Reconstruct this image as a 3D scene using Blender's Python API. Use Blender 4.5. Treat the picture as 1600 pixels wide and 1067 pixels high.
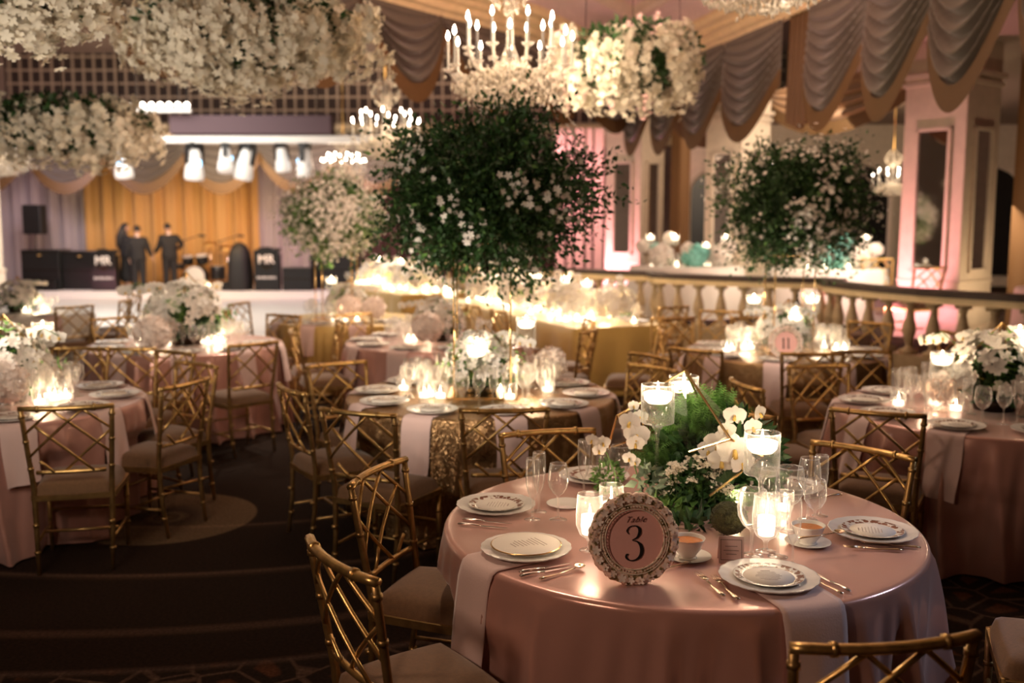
import bpy, math, random
import numpy as np
from mathutils import Vector, Matrix, Euler
for _o in list(bpy.data.objects): bpy.data.objects.remove(_o)
S = bpy.context.scene
COL = S.collection
PI = math.pi
rnd = random.Random(7)
RS = np.random.RandomState(11)

# ------------------------------------------------------------------ camera
FPX = 1550.0; CH = 1.88; PITCH = math.atan((533.5-348)/FPX)
cam = bpy.data.cameras.new('camera'); camo = bpy.data.objects.new('camera', cam); COL.objects.link(camo)
camo.location = (0, 0, CH); camo.rotation_euler = (PI/2-PITCH, 0, 0)
cam.sensor_width = 36; cam.lens = FPX*36/1600; cam.clip_start = .05; cam.clip_end = 200
cam.dof.use_dof = True; cam.dof.focus_distance = 3.35; cam.dof.aperture_fstop = 1.8; cam.dof.aperture_blades = 0
S.camera = camo
# ------------------------------------------------------------------ world, exposure
w = bpy.data.worlds.new('world'); S.world = w; w.use_nodes = True
w.node_tree.nodes['Background'].inputs[0].default_value = (.9, .75, .65, 1)
w.node_tree.nodes['Background'].inputs[1].default_value = .012
S.view_settings.view_transform = 'Standard'; S.view_settings.look = 'None'
S.view_settings.gamma = 1; S.view_settings.use_curve_mapping = False
S.view_settings.exposure = 0.2
S.cycles.transparent_max_bounces = 40
# ------------------------------------------------------------------ room lights and added fill lights
def area(name, loc, tgt, size, power, color, sy=None):
    l = bpy.data.lights.new(name, 'AREA'); l.energy = power; l.color = color; l.size = size
    if sy: l.shape = 'RECTANGLE'; l.size_y = sy
    o = bpy.data.objects.new(name, l); COL.objects.link(o); o.location = loc
    o.rotation_euler = (Vector(tgt)-Vector(loc)).to_track_quat('-Z', 'Y').to_euler(); return o
def spot(name, loc, tgt, ang, power, color, rad=.05, blend=.6):
    l = bpy.data.lights.new(name, 'SPOT'); l.energy = power; l.color = color; l.spot_size = math.radians(ang)
    l.spot_blend = blend; l.shadow_soft_size = rad
    o = bpy.data.objects.new(name, l); COL.objects.link(o); o.location = loc
    o.rotation_euler = (Vector(tgt)-Vector(loc)).to_track_quat('-Z', 'Y').to_euler(); return o
def point(name, loc, power, color, rad=.03):
    l = bpy.data.lights.new(name, 'POINT'); l.energy = power; l.color = color; l.shadow_soft_size = rad
    o = bpy.data.objects.new(name, l); COL.objects.link(o); o.location = loc; return o
WARM = (1, .72, .45); CANDLE = (1, .74, .48); PINK = (1, .36, .45); COOL = (.55, .75, 1)
# stage: amber on the drape, white on the dance floor
area('stage_amber_light', (-7.6, 23.8, 2.6), (-8.6, 27, .9), 3.5, 75, (1, .62, .28), .4)
area('stage_lilac_light', (-11.2, 23.4, 3.4), (-11.9, 27, 1.2), 1.2, 50, (.95, .72, .85), .3)
area('stage_lilac_light', (-4.4, 24.0, 3.0), (-5.8, 27, 1.0), 1.2, 42, (1, .55, .75), .3)
area('dance_floor_light', (-8, 18.5, 4.6), (-8, 19.8, 0), 5.5, 560, (1, .93, .84), 5)
area('truss_wash_light', (-6.0, 20.8, 2.6), (-6.0, 22.8, 3.1), 4, 2, (1, .85, .7), .4)
# hall
area('hall_chandelier_glow', (0.3, 9.5, 4.7), (0.3, 9.5, 0), 4.5, 44, (1, .74, .5), 7)
area('mezzanine_glow', (5.2, 15, 3.6), (5.4, 18, 0), 3, 230, (1, .8, .6), 6)
area('valance_light', (0.5, 9.0, 1.7), (4.2, 11.5, 4.0), 1.2, 22, (1, .72, .5), 3)
area('valance_light', (-1.0, 9.5, 1.9), (-3.0, 10.8, 4.2), 1.2, 22, (1, .7, .5), 3)
area('lattice_light', (-4, 24.5, 3.3), (-4, 28, 5.5), 8, 120, (1, .85, .65), .5)
area('ceiling_pink_light', (1.2, 9, 4.35), (1.2, 11, 6.2), 2.5, 95, (1, .42, .42), 5)
spot('added_table_spot', (-0.6, 5.6, 4.6), (.62, 3.5, .8), 34, 210, (1, .74, .52), .12)  # table spots are added to brighten the tabletops, no fixtures stand for them
spot('added_table_spot', (4.4, 3.9, 3.0), (1.35, 3.25, .6), 24, 130, (.66, .76, 1), .05)  # added cool spot for the bluish glints on the cloth's right flank
spot('added_table_spot', (-1.5, 3.2, 3.1), (-.2, 6.45, .78), 26, 323, (1, .86, .70), .1)
spot('added_table_spot', (-2.2, 8.0, 4.2), (-3.1, 6.2, .8), 36, 255, (1, .86, .70), .1)
spot('added_table_spot', (1.8, 7.8, 4.4), (2.9, 5.9, .8), 36, 255, (1, .86, .70), .1)
spot('added_table_spot', (1.5, 5.6, 3.1), (2.4, 8.6, .8), 26, 272, (1, .86, .70), .1)
spot('added_table_spot', (-2.4, 11.0, 4.4), (-3.0, 9.0, .8), 40, 442, (1, .86, .70), .1)
spot('added_table_spot', (0.2, 11.6, 4.4), (-.7, 9.5, .8), 36, 340, (1, .86, .70), .1)
spot('added_table_spot', (-1.0, 13.4, 4.3), (-1.9, 11.6, .8), 40, 442, (1, .86, .70), .1)
spot('added_table_spot', (1.2, 15.0, 4.2), (0.4, 12.6, .8), 60, 1190, (1, .86, .70), .1)
spot('added_table_spot', (-1.2, 18.4, 4.0), (-1.8, 16.3, .8), 60, 1020, (1, .86, .70), .1)
area('cornice_fill_light', (1.2, 10.5, 3.2), (3.9, 12.5, 4.7), 1.0, 30, (1, .80, .55), 4)  # both added without a lamp, to brighten the gilded beam
area('cornice_fill_light', (.6, 9.0, 3.4), (-1.6, 12.5, 4.7), 1.0, 14, (1, .80, .55), 2)
area('cloud_fill_light', (-2.4, 3.5, 2.0), (-2.0, 8, 3.8), 1.0, 26, (1, .86, .70), 1)  # two added area lights lift the hanging flowers from the front
area('cloud_fill_light', (-3.4, 5.5, 1.7), (-4.3, 9.6, 2.9), .8, 24, (1, .85, .68), .8)
spot('added_table_spot', (-.5, 1.2, 3.4), (.86, 3.9, .95), 13, 85, (1, .84, .68), .04)  # added narrow spot that brightens the flower arrangement
area('front_fill_light', (-2.0, .9, 2.5), (.5, 2.9, .5), .3, 24, (1, .68, .48), .3)

# ------------------------------------------------------------------ materials
def nodes(m):
    m.use_nodes = True; return m.node_tree.nodes, m.node_tree.links
def pmat(name, col, rough=.5, metal=0, spec=.5, sheen=0, trans=0, emit=None, estr=0, bump=0, bscale=50, var=0, vscale=8, bdist=.01, sss=0, coat=0):
    m = bpy.data.materials.new(name); n, l = nodes(m); b = n['Principled BSDF']
    b.inputs['Base Color'].default_value = (*col, 1); b.inputs['Roughness'].default_value = rough
    b.inputs['Metallic'].default_value = metal; b.inputs['Specular IOR Level'].default_value = spec
    b.inputs['Sheen Weight'].default_value = sheen; b.inputs['Transmission Weight'].default_value = trans
    b.inputs['Coat Weight'].default_value = coat
    if sss: b.inputs['Subsurface Weight'].default_value = sss; b.inputs['Subsurface Radius'].default_value = (.02, .02, .02)
    if emit: b.inputs['Emission Color'].default_value = (*emit, 1); b.inputs['Emission Strength'].default_value = estr
    if var or bump:
        tc = n.new('ShaderNodeTexCoord')
    if var:
        t = n.new('ShaderNodeTexNoise'); t.inputs['Scale'].default_value = vscale; t.inputs['Detail'].default_value = 3
        l.new(tc.outputs['Object'], t.inputs['Vector'])
        r = n.new('ShaderNodeMapRange'); r.inputs[1].default_value = .3; r.inputs[2].default_value = .7
        r.inputs[3].default_value = 1-var; r.inputs[4].default_value = 1+var; l.new(t.outputs['Fac'], r.inputs[0])
        mx = n.new('ShaderNodeVectorMath'); mx.operation = 'SCALE'; mx.inputs[0].default_value = col
        l.new(r.outputs[0], mx.inputs['Scale']); l.new(mx.outputs[0], b.inputs['Base Color'])
    if bump:
        t = n.new('ShaderNodeTexNoise'); t.inputs['Scale'].default_value = bscale; t.inputs['Detail'].default_value = 2
        l.new(tc.outputs['Object'], t.inputs['Vector'])
        bp = n.new('ShaderNodeBump'); bp.inputs['Strength'].default_value = bump; bp.inputs['Distance'].default_value = bdist
        l.new(t.outputs['Fac'], bp.inputs['Height']); l.new(bp.outputs[0], b.inputs['Normal'])
    return m
M = {}
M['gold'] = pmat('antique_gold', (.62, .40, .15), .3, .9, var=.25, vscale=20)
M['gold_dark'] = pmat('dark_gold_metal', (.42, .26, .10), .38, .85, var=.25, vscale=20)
M['gold_thin'] = pmat('polished_gold', (.85, .58, .26), .22, 1)
M['cushion'] = pmat('brown_cushion_fabric', (.17, .085, .036), .85, sheen=.3, bump=.4, bscale=220, bdist=.002, var=.12, vscale=60)
M['satin'] = pmat('pink_satin', (.62, .32, .26), .24, .3, spec=.7, sheen=.3, bump=.25, bscale=5, bdist=.02)
M['napkin'] = pmat('pale_pink_linen', (.70, .50, .46), .8, sheen=.3, bump=.3, bscale=150, bdist=.002)
M['goldcloth'] = pmat('mustard_gold_satin', (.56, .37, .11), .42, .25, sheen=.3, bump=.3, bscale=6, bdist=.02)
M['whitecloth'] = pmat('white_linen', (.75, .70, .64), .7)
M['porcelain'] = pmat('white_porcelain', (.78, .74, .70), .18, spec=.6)
M['silver'] = pmat('silver_cutlery', (.78, .72, .66), .18, 1)
M['goldcutlery'] = pmat('champagne_cutlery', (.80, .66, .48), .2, 1)
M['paper'] = pmat('cream_card', (.82, .76, .68), .7)
M['pinkpaper'] = pmat('blush_card', (.90, .50, .45), .75)
M['ink'] = pmat('black_ink', (.012, .01, .01), .5)
M['ink_brown'] = pmat('brown_ink', (.12, .05, .04), .6)
M['ink_pale'] = pmat('faded_ink', (.36, .27, .23), .7)
M['placecard'] = pmat('pale_pink_card', (.86, .66, .62), .7)
M['soup'] = pmat('orange_soup', (.65, .20, .03), .35, bump=.5, bscale=60)
M['wax'] = pmat('glowing_candle_wax', (.9, .85, .75), .5, emit=(1, .82, .6), estr=3.0)
M['flame'] = pmat('candle_flame', (1, .8, .5), .5, emit=(1, .80, .52), estr=45)
M['bulb'] = pmat('candle_bulb', (1, .9, .8), .4, emit=(1, .84, .66), estr=22)
M['stagebulb'] = pmat('stage_lamp_bulb', (1, .9, .8), .4, emit=(1, .90, .78), estr=6)
M['bluelens'] = pmat('blue_stage_lens', (.2, .5, 1), .3, emit=(.25, .65, 1), estr=4)
M['leaf'] = pmat('dark_green_leaf', (.036, .095, .026), .5, spec=.4, var=.5, vscale=9)
M['leaf_mid'] = pmat('mid_green_leaf', (.12, .25, .06), .5, spec=.4, var=.4, vscale=20)
M['fern'] = pmat('bright_fern_green', (.20, .42, .10), .55, var=.4, vscale=25)
M['silverleaf'] = pmat('silvery_leaf', (.22, .30, .20), .6, var=.3, vscale=20)
M['petal'] = pmat('white_petal', (.84, .79, .72), .6, sss=0, var=.08, vscale=30)
M['petal_ivory'] = pmat('ivory_petal', (.84, .77, .63), .6, var=.12, vscale=4)
M['petal_pink'] = pmat('blush_petal', (.95, .82, .74), .6, var=.12, vscale=30)
M['petal_teal'] = pmat('sea_green_petal', (.25, .62, .55), .6, var=.25, vscale=20)
M['lip'] = pmat('orchid_lip_yellow', (.75, .5, .12), .5)
M['moss'] = pmat('dark_moss', (.05, .05, .015), .95, bump=1, bscale=90, bdist=.02, var=.5, vscale=30)
M['darkvase'] = pmat('dark_metal_vase', (.05, .04, .03), .25, .8)
M['stem'] = pmat('green_stem', (.10, .20, .05), .5)
M['black'] = pmat('matte_black', (.008, .008, .008), .6)
M['blackgloss'] = pmat('black_panel', (.01, .01, .01), .3)
M['suit'] = pmat('black_suit_cloth', (.012, .011, .012), .8)
M['skin'] = pmat('skin', (.55, .33, .24), .55)
M['hair'] = pmat('dark_hair', (.012, .009, .008), .6)
M['shirt'] = pmat('white_shirt', (.75, .72, .7), .7)
M['cream'] = pmat('cream_paint', (.62, .52, .40), .5, var=.06)
M['creamgold'] = pmat('gilded_cream_moulding', (.74, .58, .33), .45, .05, var=.08)
M['stone'] = pmat('cream_stone', (.45, .34, .20), .55, var=.12, vscale=12)
M['railtop'] = pmat('dark_wood_rail', (.04, .02, .012), .55, var=.3)
M['paneldark'] = pmat('dusky_wall_panel', (.20, .12, .09), .6, var=.15)
M['mirror'] = pmat('mirror_glass', (.75, .75, .75), .04, 1)
M['swag'] = pmat('taupe_swag_fabric', (.078, .058, .042), .5, sheen=.3, var=.12, vscale=3)
M['fringe'] = None
M['bronze'] = pmat('bronze_drape', (.24, .115, .035), .6, .1, sheen=.3)
M['golddrape'] = pmat('amber_stage_drape', (.55, .30, .08), .55, sheen=.3)
M['lilacdrape'] = pmat('lilac_stage_drape', (.38, .32, .33), .55, sheen=.4)
M['maroon'] = pmat('dark_maroon_drape', (.07, .025, .02), .7, sheen=.2)
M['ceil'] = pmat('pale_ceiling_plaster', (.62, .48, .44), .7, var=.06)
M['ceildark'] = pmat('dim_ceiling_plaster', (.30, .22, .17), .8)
M['lattice'] = pmat('trellis_paint', (.42, .32, .22), .6)
M['latticeback'] = pmat('trellis_backing', (.045, .028, .02), .8)
M['whitefloor'] = pmat('white_dance_floor', (.74, .70, .66), .35)
M['truss'] = pmat('plum_truss_cover', (.09, .055, .065), .8)
M['offwhite'] = pmat('offwhite_lamp_housing', (.72, .70, .66), .4)
M['wall'] = pmat('taupe_wall', (.28, .20, .15), .7, var=.1)
M['pinkwood'] = pmat('rose_upholstery', (.45, .16, .14), .6)

def glassmat(name, tint=(1, 1, 1), k=1.0):
    m = bpy.data.materials.new(name); n, l = nodes(m); n.remove(n['Principled BSDF'])
    t = n.new('ShaderNodeBsdfTransparent'); t.inputs[0].default_value = (*tint, 1)
    g = n.new('ShaderNodeBsdfGlossy'); g.inputs['Roughness'].default_value = .07
    tr = n.new('ShaderNodeBsdfTranslucent'); tr.inputs[0].default_value = (1, .97, .93, 1); gm = n.new('ShaderNodeMixShader'); gm.inputs[0].default_value = .42; l.new(g.outputs[0], gm.inputs[1]); l.new(tr.outputs[0], gm.inputs[2])
    f = n.new('ShaderNodeLayerWeight'); f.inputs[0].default_value = .5
    pw = n.new('ShaderNodeMath'); pw.operation = 'POWER'; pw.inputs[1].default_value = 2.0; l.new(f.outputs['Facing'], pw.inputs[0])
    mm = n.new('ShaderNodeMath'); mm.operation = 'MULTIPLY_ADD'; mm.inputs[1].default_value = .75*k; mm.inputs[2].default_value = .12*k; mm.use_clamp = True
    mx = n.new('ShaderNodeMixShader'); l.new(pw.outputs[0], mm.inputs[0]); l.new(mm.outputs[0], mx.inputs[0])
    l.new(t.outputs[0], mx.inputs[1]); l.new(gm.outputs[0], mx.inputs[2]); l.new(mx.outputs[0], n['Material Output'].inputs[0])
    return m
M['glass'] = glassmat('clear_glass', (.99, .99, .985), 1.1)
M['panelglass'] = glassmat('glass_pane', (.96, .97, .96), .45)
M['crystal'] = glassmat('cut_crystal', (.93, .91, .88), 1.6)
M['water'] = glassmat('water', (.96, .97, .95), .5)

def noderamp(m, pairs, src):
    n, l = m.node_tree.nodes, m.node_tree.links
    r = n.new('ShaderNodeValToRGB'); e = r.color_ramp.elements
    while len(e) > 1: e.remove(e[-1])
    e[0].position = pairs[0][0]; e[0].color = (*pairs[0][1], 1)
    for p, c in pairs[1:]:
        x = e.new(p); x.color = (*c, 1)
    l.new(src, r.inputs[0]); return r
# fringe: fine vertical threads
def fringemat():
    m = pmat('gold_bullion_fringe', (.36, .20, .06), .55, .15); n, l = m.node_tree.nodes, m.node_tree.links
    uv = n.new('ShaderNodeUVMap'); wv = n.new('ShaderNodeTexWave'); wv.inputs['Scale'].default_value = 26; wv.inputs['Distortion'].default_value = .6
    l.new(uv.outputs[0], wv.inputs['Vector'])
    r = noderamp(m, [(0, (.05, .022, .006)), (1, (.17, .088, .024))], wv.outputs['Fac'])
    l.new(r.outputs[0], n['Principled BSDF'].inputs['Base Color'])
    return m
M['fringe'] = fringemat()
# sequins
def sequinmat():
    m = pmat('bronze_sequins', (.38, .23, .11), .32, .85); n, l = m.node_tree.nodes, m.node_tree.links
    tc = n.new('ShaderNodeTexCoord'); v = n.new('ShaderNodeTexVoronoi'); v.inputs['Scale'].default_value = 210
    l.new(tc.outputs['Object'], v.inputs['Vector'])
    sb = n.new('ShaderNodeVectorMath'); sb.operation = 'SUBTRACT'; sb.inputs[1].default_value = (.5, .5, .5); l.new(v.outputs['Color'], sb.inputs[0])
    sc = n.new('ShaderNodeVectorMath'); sc.operation = 'SCALE'; sc.inputs['Scale'].default_value = .75; l.new(sb.outputs[0], sc.inputs[0])
    g = n.new('ShaderNodeNewGeometry'); ad = n.new('ShaderNodeVectorMath'); ad.operation = 'ADD'
    l.new(g.outputs['Normal'], ad.inputs[0]); l.new(sc.outputs[0], ad.inputs[1])
    nm = n.new('ShaderNodeVectorMath'); nm.operation = 'NORMALIZE'; l.new(ad.outputs[0], nm.inputs[0])
    l.new(nm.outputs[0], n['Principled BSDF'].inputs['Normal'])
    return m
M['sequin'] = sequinmat()
# carpet: dark field with large rings, a scalloped border band and a pale medallion
def carpetmat():
    m = pmat('patterned_carpet', (.03, .018, .01), .95, spec=.1); n, l = m.node_tree.nodes, m.node_tree.links
    tc = n.new('ShaderNodeTexCoord')
    def dist(c):
        d = n.new('ShaderNodeVectorMath'); d.operation = 'DISTANCE'; d.inputs[1].default_value = (*c, 0)
        l.new(tc.outputs['Object'], d.inputs[0]); return d.outputs['Value']
    def scl(src, k):
        x = n.new('ShaderNodeMath'); x.operation = 'MULTIPLY'; x.inputs[1].default_value = k; l.new(src, x.inputs[0]); return x.outputs[0]
    base = (.019, .010, .006)
    d1 = dist((-2.22, 6.2)); med = noderamp(m, [(0, (.06, .035, .015)), (.10, (.03, .018, .01)), (.12, (.075, .05, .028)), (.2, (.025, .015, .01)), (.22, (.028, .018, .012)), (.42, (.095, .062, .035)), (.74, (.10, .066, .036)), (.76, (0, 0, 0))], scl(d1, 1/.75))
    d2 = dist((-2.2, 9.0))
    rr = noderamp(m, [(0, base), (.30, base), (.301, (.09, .05, .03)), (.305, base), (.385, base), (.386, (.10, .055, .035)), (.392, base), (.46, base), (.462, (.11, .06, .04)), (.467, base), (.50, base), (.502, (.10, .06, .045)), (.507, (.02, .012, .008)), (.55, (.02, .012, .008)), (.552, (.09, .05, .035)), (.558, base), (.57, base), (.572, (.09, .05, .035)), (.577, base), (1, base)], scl(d2, .1))
    v = n.new('ShaderNodeTexVoronoi'); v.inputs['Scale'].default_value = 4.2; v.feature = 'DISTANCE_TO_EDGE'; l.new(tc.outputs['Object'], v.inputs['Vector'])
    vr = noderamp(m, [(0, (.085, .05, .035)), (.03, (.05, .03, .02)), (.045, (0, 0, 0)), (.22, (0, 0, 0)), (.28, (.07, .022, .008))], v.outputs['Distance'])
    band = noderamp(m, [(0, (0, 0, 0)), (.50, (0, 0, 0)), (.512, (1, 1, 1)), (.545, (1, 1, 1)), (.555, (.0, .0, .0)), (.58, (0, 0, 0)), (.585, (.8, .8, .8)), (1, (.8, .8, .8))], scl(d2, .1))
    mu = n.new('ShaderNodeVectorMath'); mu.operation = 'MULTIPLY'; l.new(vr.outputs[0], mu.inputs[0]); l.new(band.outputs[0], mu.inputs[1])
    ns = n.new('ShaderNodeTexNoise'); ns.inputs['Scale'].default_value = 60; l.new(tc.outputs['Object'], ns.inputs['Vector'])
    a1 = n.new('ShaderNodeVectorMath'); l.new(rr.outputs[0], a1.inputs[0]); l.new(mu.outputs[0], a1.inputs[1])
    a2 = n.new('ShaderNodeVectorMath'); l.new(a1.outputs[0], a2.inputs[0]); l.new(med.outputs[0], a2.inputs[1])
    k = n.new('ShaderNodeVectorMath'); k.operation = 'SCALE'; l.new(a2.outputs[0], k.inputs[0])
    ma = n.new('ShaderNodeMath'); ma.operation = 'MULTIPLY_ADD'; ma.inputs[1].default_value = 1.6; ma.inputs[2].default_value = .2; l.new(ns.outputs['Fac'], ma.inputs[0])
    l.new(ma.outputs[0], k.inputs['Scale']); l.new(k.outputs[0], n['Principled BSDF'].inputs['Base Color'])
    return m
M['carpet'] = carpetmat()
# plates: white centre, brown leafy rim
def platemat():
    m = pmat('brown_leaf_rim_porcelain', (.8, .76, .7), .2, spec=.6); n, l = m.node_tree.nodes, m.node_tree.links
    tc = n.new('ShaderNodeTexCoord')
    sp = n.new('ShaderNodeSeparateXYZ'); l.new(tc.outputs['Object'], sp.inputs[0])
    cb = n.new('ShaderNodeCombineXYZ'); l.new(sp.outputs[0], cb.inputs[0]); l.new(sp.outputs[1], cb.inputs[1])
    ln = n.new('ShaderNodeVectorMath'); ln.operation = 'LENGTH'; l.new(cb.outputs[0], ln.inputs[0])
    v = n.new('ShaderNodeTexVoronoi'); v.inputs['Scale'].default_value = 62; l.new(cb.outputs[0], v.inputs['Vector'])
    vr = noderamp(m, [(0, (1, 1, 1)), (.48, (1, 1, 1)), (.56, (0, 0, 0))], v.outputs['Distance'])
    rg = n.new('ShaderNodeMath'); rg.operation = 'MULTIPLY'; rg.inputs[1].default_value = 1/.11; l.new(ln.outputs['Value'], rg.inputs[0])
    br = noderamp(m, [(0, (0, 0, 0)), (.73, (0, 0, 0)), (.76, (1, 1, 1)), (.96, (1, 1, 1)), (.98, (0, 0, 0))], rg.outputs[0])
    mu = n.new('ShaderNodeMath'); mu.operation = 'MULTIPLY'; l.new(vr.outputs[0], mu.inputs[0]); l.new(br.outputs[0], mu.inputs[1])
    mx = n.new('ShaderNodeMix'); mx.data_type = 'RGBA'; mx.inputs['A'].default_value = (.78, .74, .68, 1); mx.inputs['B'].default_value = (.20, .07, .04, 1)
    l.new(mu.outputs[0], mx.inputs['Factor']); l.new(mx.outputs['Result'], n['Principled BSDF'].inputs['Base Color'])
    return m
M['plate'] = platemat()
def framemat():
    m = pmat('floral_paper_frame', (.6, .4, .33), .65); n, l = m.node_tree.nodes, m.node_tree.links
    tc = n.new('ShaderNodeTexCoord'); v = n.new('ShaderNodeTexNoise'); v.inputs['Scale'].default_value = 55; v.inputs['Detail'].default_value = 1
    l.new(tc.outputs['Object'], v.inputs['Vector'])
    r = noderamp(m, [(0, (.10, .06, .03)), (.36, (.16, .11, .04)), (.42, (.42, .30, .14)), (.48, (.86, .62, .50)), (.66, (.95, .72, .60)), (.72, (.40, .16, .13))], v.outputs['Fac'])
    l.new(r.outputs[0], n['Principled BSDF'].inputs['Base Color']); return m
M['floralframe'] = framemat()

# ------------------------------------------------------------------ mesh helpers
class MB:
    def __init__(s): s.v = []; s.f = []
    def add(s, vs, fs):
        b = len(s.v); s.v += [tuple(x) for x in vs]; s.f += [tuple(i+b for i in f) for f in fs]; return s
    def box(s, c, d, rz=0, rx=0, ry=0):
        R = Euler((rx, ry, rz)).to_matrix()
        vs = [Vector(c)+R@Vector((sx*d[0]/2, sy*d[1]/2, sz*d[2]/2)) for sx in (-1, 1) for sy in (-1, 1) for sz in (-1, 1)]
        return s.add(vs, [(0, 1, 3, 2), (4, 6, 7, 5), (0, 4, 5, 1), (2, 3, 7, 6), (0, 2, 6, 4), (1, 5, 7, 3)])
    def tube(s, pts, r, n=8, caps=True, flat=None):
        pts = [Vector(p) for p in pts]; k = len(pts); rr = r if hasattr(r, '__len__') else [r]*k
        vs = []; up = None
        for i, p in enumerate(pts):
            t = (pts[min(i+1, k-1)]-pts[max(i-1, 0)]).normalized()
            if up is None: up = Vector((0, 0, 1)) if abs(t.z) < .9 else Vector((1, 0, 0))
            a = t.cross(up).normalized(); b = a.cross(t).normalized(); up = b
            for j in range(n):
                q = 2*PI*j/n; vs.append(p+rr[i]*(a*math.cos(q)+b*math.sin(q)*(flat or 1)))
        fs = [(i*n+j, i*n+(j+1) % n, (i+1)*n+(j+1) % n, (i+1)*n+j) for i in range(k-1) for j in range(n)]
        if caps: fs += [tuple(range(n))[::-1], tuple((k-1)*n+j for j in range(n))]
        return s.add(vs, fs)
    def lathe(s, prof, n=24, c=(0, 0, 0), close=False, wob=None):
        vs = []
        for i, (r, z) in enumerate(prof):
            for j in range(n):
                q = 2*PI*j/n; k = 1+(wob(q, i) if wob else 0)
                vs.append((c[0]+r*k*math.cos(q), c[1]+r*k*math.sin(q), c[2]+z))
        fs = [(i*n+j, i*n+(j+1) % n, (i+1)*n+(j+1) % n, (i+1)*n+j) for i in range(len(prof)-1) for j in range(n)]
        return s.add(vs, fs)
    def grid(s, fn, nu, nv):
        vs = [fn(i/nu, j/nv) for j in range(nv+1) for i in range(nu+1)]
        fs = [(j*(nu+1)+i, j*(nu+1)+i+1, (j+1)*(nu+1)+i+1, (j+1)*(nu+1)+i) for j in range(nv) for i in range(nu)]
        s.uv = [(i/nu, j/nv) for j in range(nv+1) for i in range(nu+1)]
        return s.add(vs, fs)
    def mesh(s, name, mat, smooth=True):
        me = bpy.data.meshes.new(name); me.from_pydata(s.v, [], s.f)
        if hasattr(s, 'uv') and len(s.uv) == len(s.v):
            ul = me.uv_layers.new(name='UVMap'); sx = getattr(s, 'uvs', (1, 1))
            for lp in me.loops:
                u = s.uv[lp.vertex_index]; ul.data[lp.index].uv = (u[0]*sx[0], u[1]*sx[1])
        if mat: me.materials.append(M[mat] if isinstance(mat, str) else mat)
        if smooth: me.polygons.foreach_set('use_smooth', [True]*len(me.polygons))
        me.update(); return me
    def build(s, name, mat, parent=None, smooth=True, loc=None):
        o = bpy.data.objects.new(name, s.mesh(name, mat, smooth)); COL.objects.link(o)
        if parent: o.parent = parent
        if loc: o.location = loc
        if smooth == 'auto': pass
        return o
def autos(o, deg=40):
    o.data.set_sharp_from_angle(angle=math.radians(deg)); return o
def bevel(o, w=.004, seg=2):
    m = o.modifiers.new('bevel', 'BEVEL'); m.width = w; m.segments = seg; m.limit_method = 'ANGLE'; return o
def solid(o, t):
    m = o.modifiers.new('solidify', 'SOLIDIFY'); m.thickness = t; m.offset = 0; return o
def empty(name, loc=(0, 0, 0), rz=0):
    o = bpy.data.objects.new(name, None); COL.objects.link(o); o.location = loc; o.rotation_euler = (0, 0, rz); o.empty_display_size = .1; return o
def tag(o, label=None, cat=None, group=None, kind=None):
    if label: o['label'] = label
    if cat: o['category'] = cat
    if group: o['group'] = group
    if kind: o['kind'] = kind
    return o
def struct(o): o['kind'] = 'structure'; return o
def dup(o, loc=None, rz=None, label=None, group=None, cat=None, scale=None):
    r = o.copy(); COL.objects.link(r)
    if loc is not None: r.location = loc
    if rz is not None: r.rotation_euler = (0, 0, rz)
    if scale is not None: r.scale = (scale,)*3
    if label: r['label'] = label
    if group: r['group'] = group
    if cat: r['category'] = cat
    for ch in o.children:
        c = ch.copy(); COL.objects.link(c); c.parent = r
        for g in ch.children:
            d = g.copy(); COL.objects.link(d); d.parent = c
    return r
FIRST = {}
def place(key, proto, loc, rz, label, cat, group=None, scale=None):
    """first use moves the prototype itself, later uses copy it"""
    if key not in FIRST:
        FIRST[key] = proto; o = proto; o.location = loc; o.rotation_euler = (0, 0, rz)
        if scale is not None: o.scale = (scale,)*3
        tag(o, label, cat)
    else:
        o = dup(proto, loc, rz, label, None, cat, scale)
    if group: o['group'] = group
    elif 'group' in o.keys(): del o['group']
    return o
# vectorised scatter of a small template
def rotframes(n, nrm=None, tilt=PI, rs=RS):
    if nrm is None:
        z = rs.normal(size=(n, 3))
    else:
        z = nrm+rs.normal(size=(n, 3))*tilt
    z /= np.linalg.norm(z, axis=1)[:, None]+1e-9
    a = rs.normal(size=(n, 3)); x = np.cross(a, z); x /= np.linalg.norm(x, axis=1)[:, None]+1e-9
    y = np.cross(z, x); return np.stack([x, y, z], 2)
def scatter(name, mat, P, F, sizes, tv, tf, parent=None, smooth=False):
    P = np.asarray(P, float); n = len(P); tv = np.asarray(tv, float); k = len(tv)
    V = np.einsum('nij,kj->nki', F, tv)*np.asarray(sizes).reshape(-1, 1, 1)+P[:, None, :]
    V = V.reshape(-1, 3); m = len(tf[0])
    Fc = (np.asarray(tf)[None]+(np.arange(n)*k)[:, None, None]).reshape(-1, m)
    me = bpy.data.meshes.new(name); me.vertices.add(len(V)); me.vertices.foreach_set('co', V.ravel().astype(np.float32))
    me.loops.add(Fc.size); me.loops.foreach_set('vertex_index', Fc.ravel().astype(np.int32))
    me.polygons.add(len(Fc)); me.polygons.foreach_set('loop_start', (np.arange(len(Fc))*m).astype(np.int32))
    if smooth: me.polygons.foreach_set('use_smooth', np.ones(len(Fc), bool))
    me.materials.append(M[mat]); me.update(calc_edges=True); me.validate()
    o = bpy.data.objects.new(name, me); COL.objects.link(o)
    if parent: o.parent = parent
    o['kind'] = 'stuff'
    return o
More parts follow.
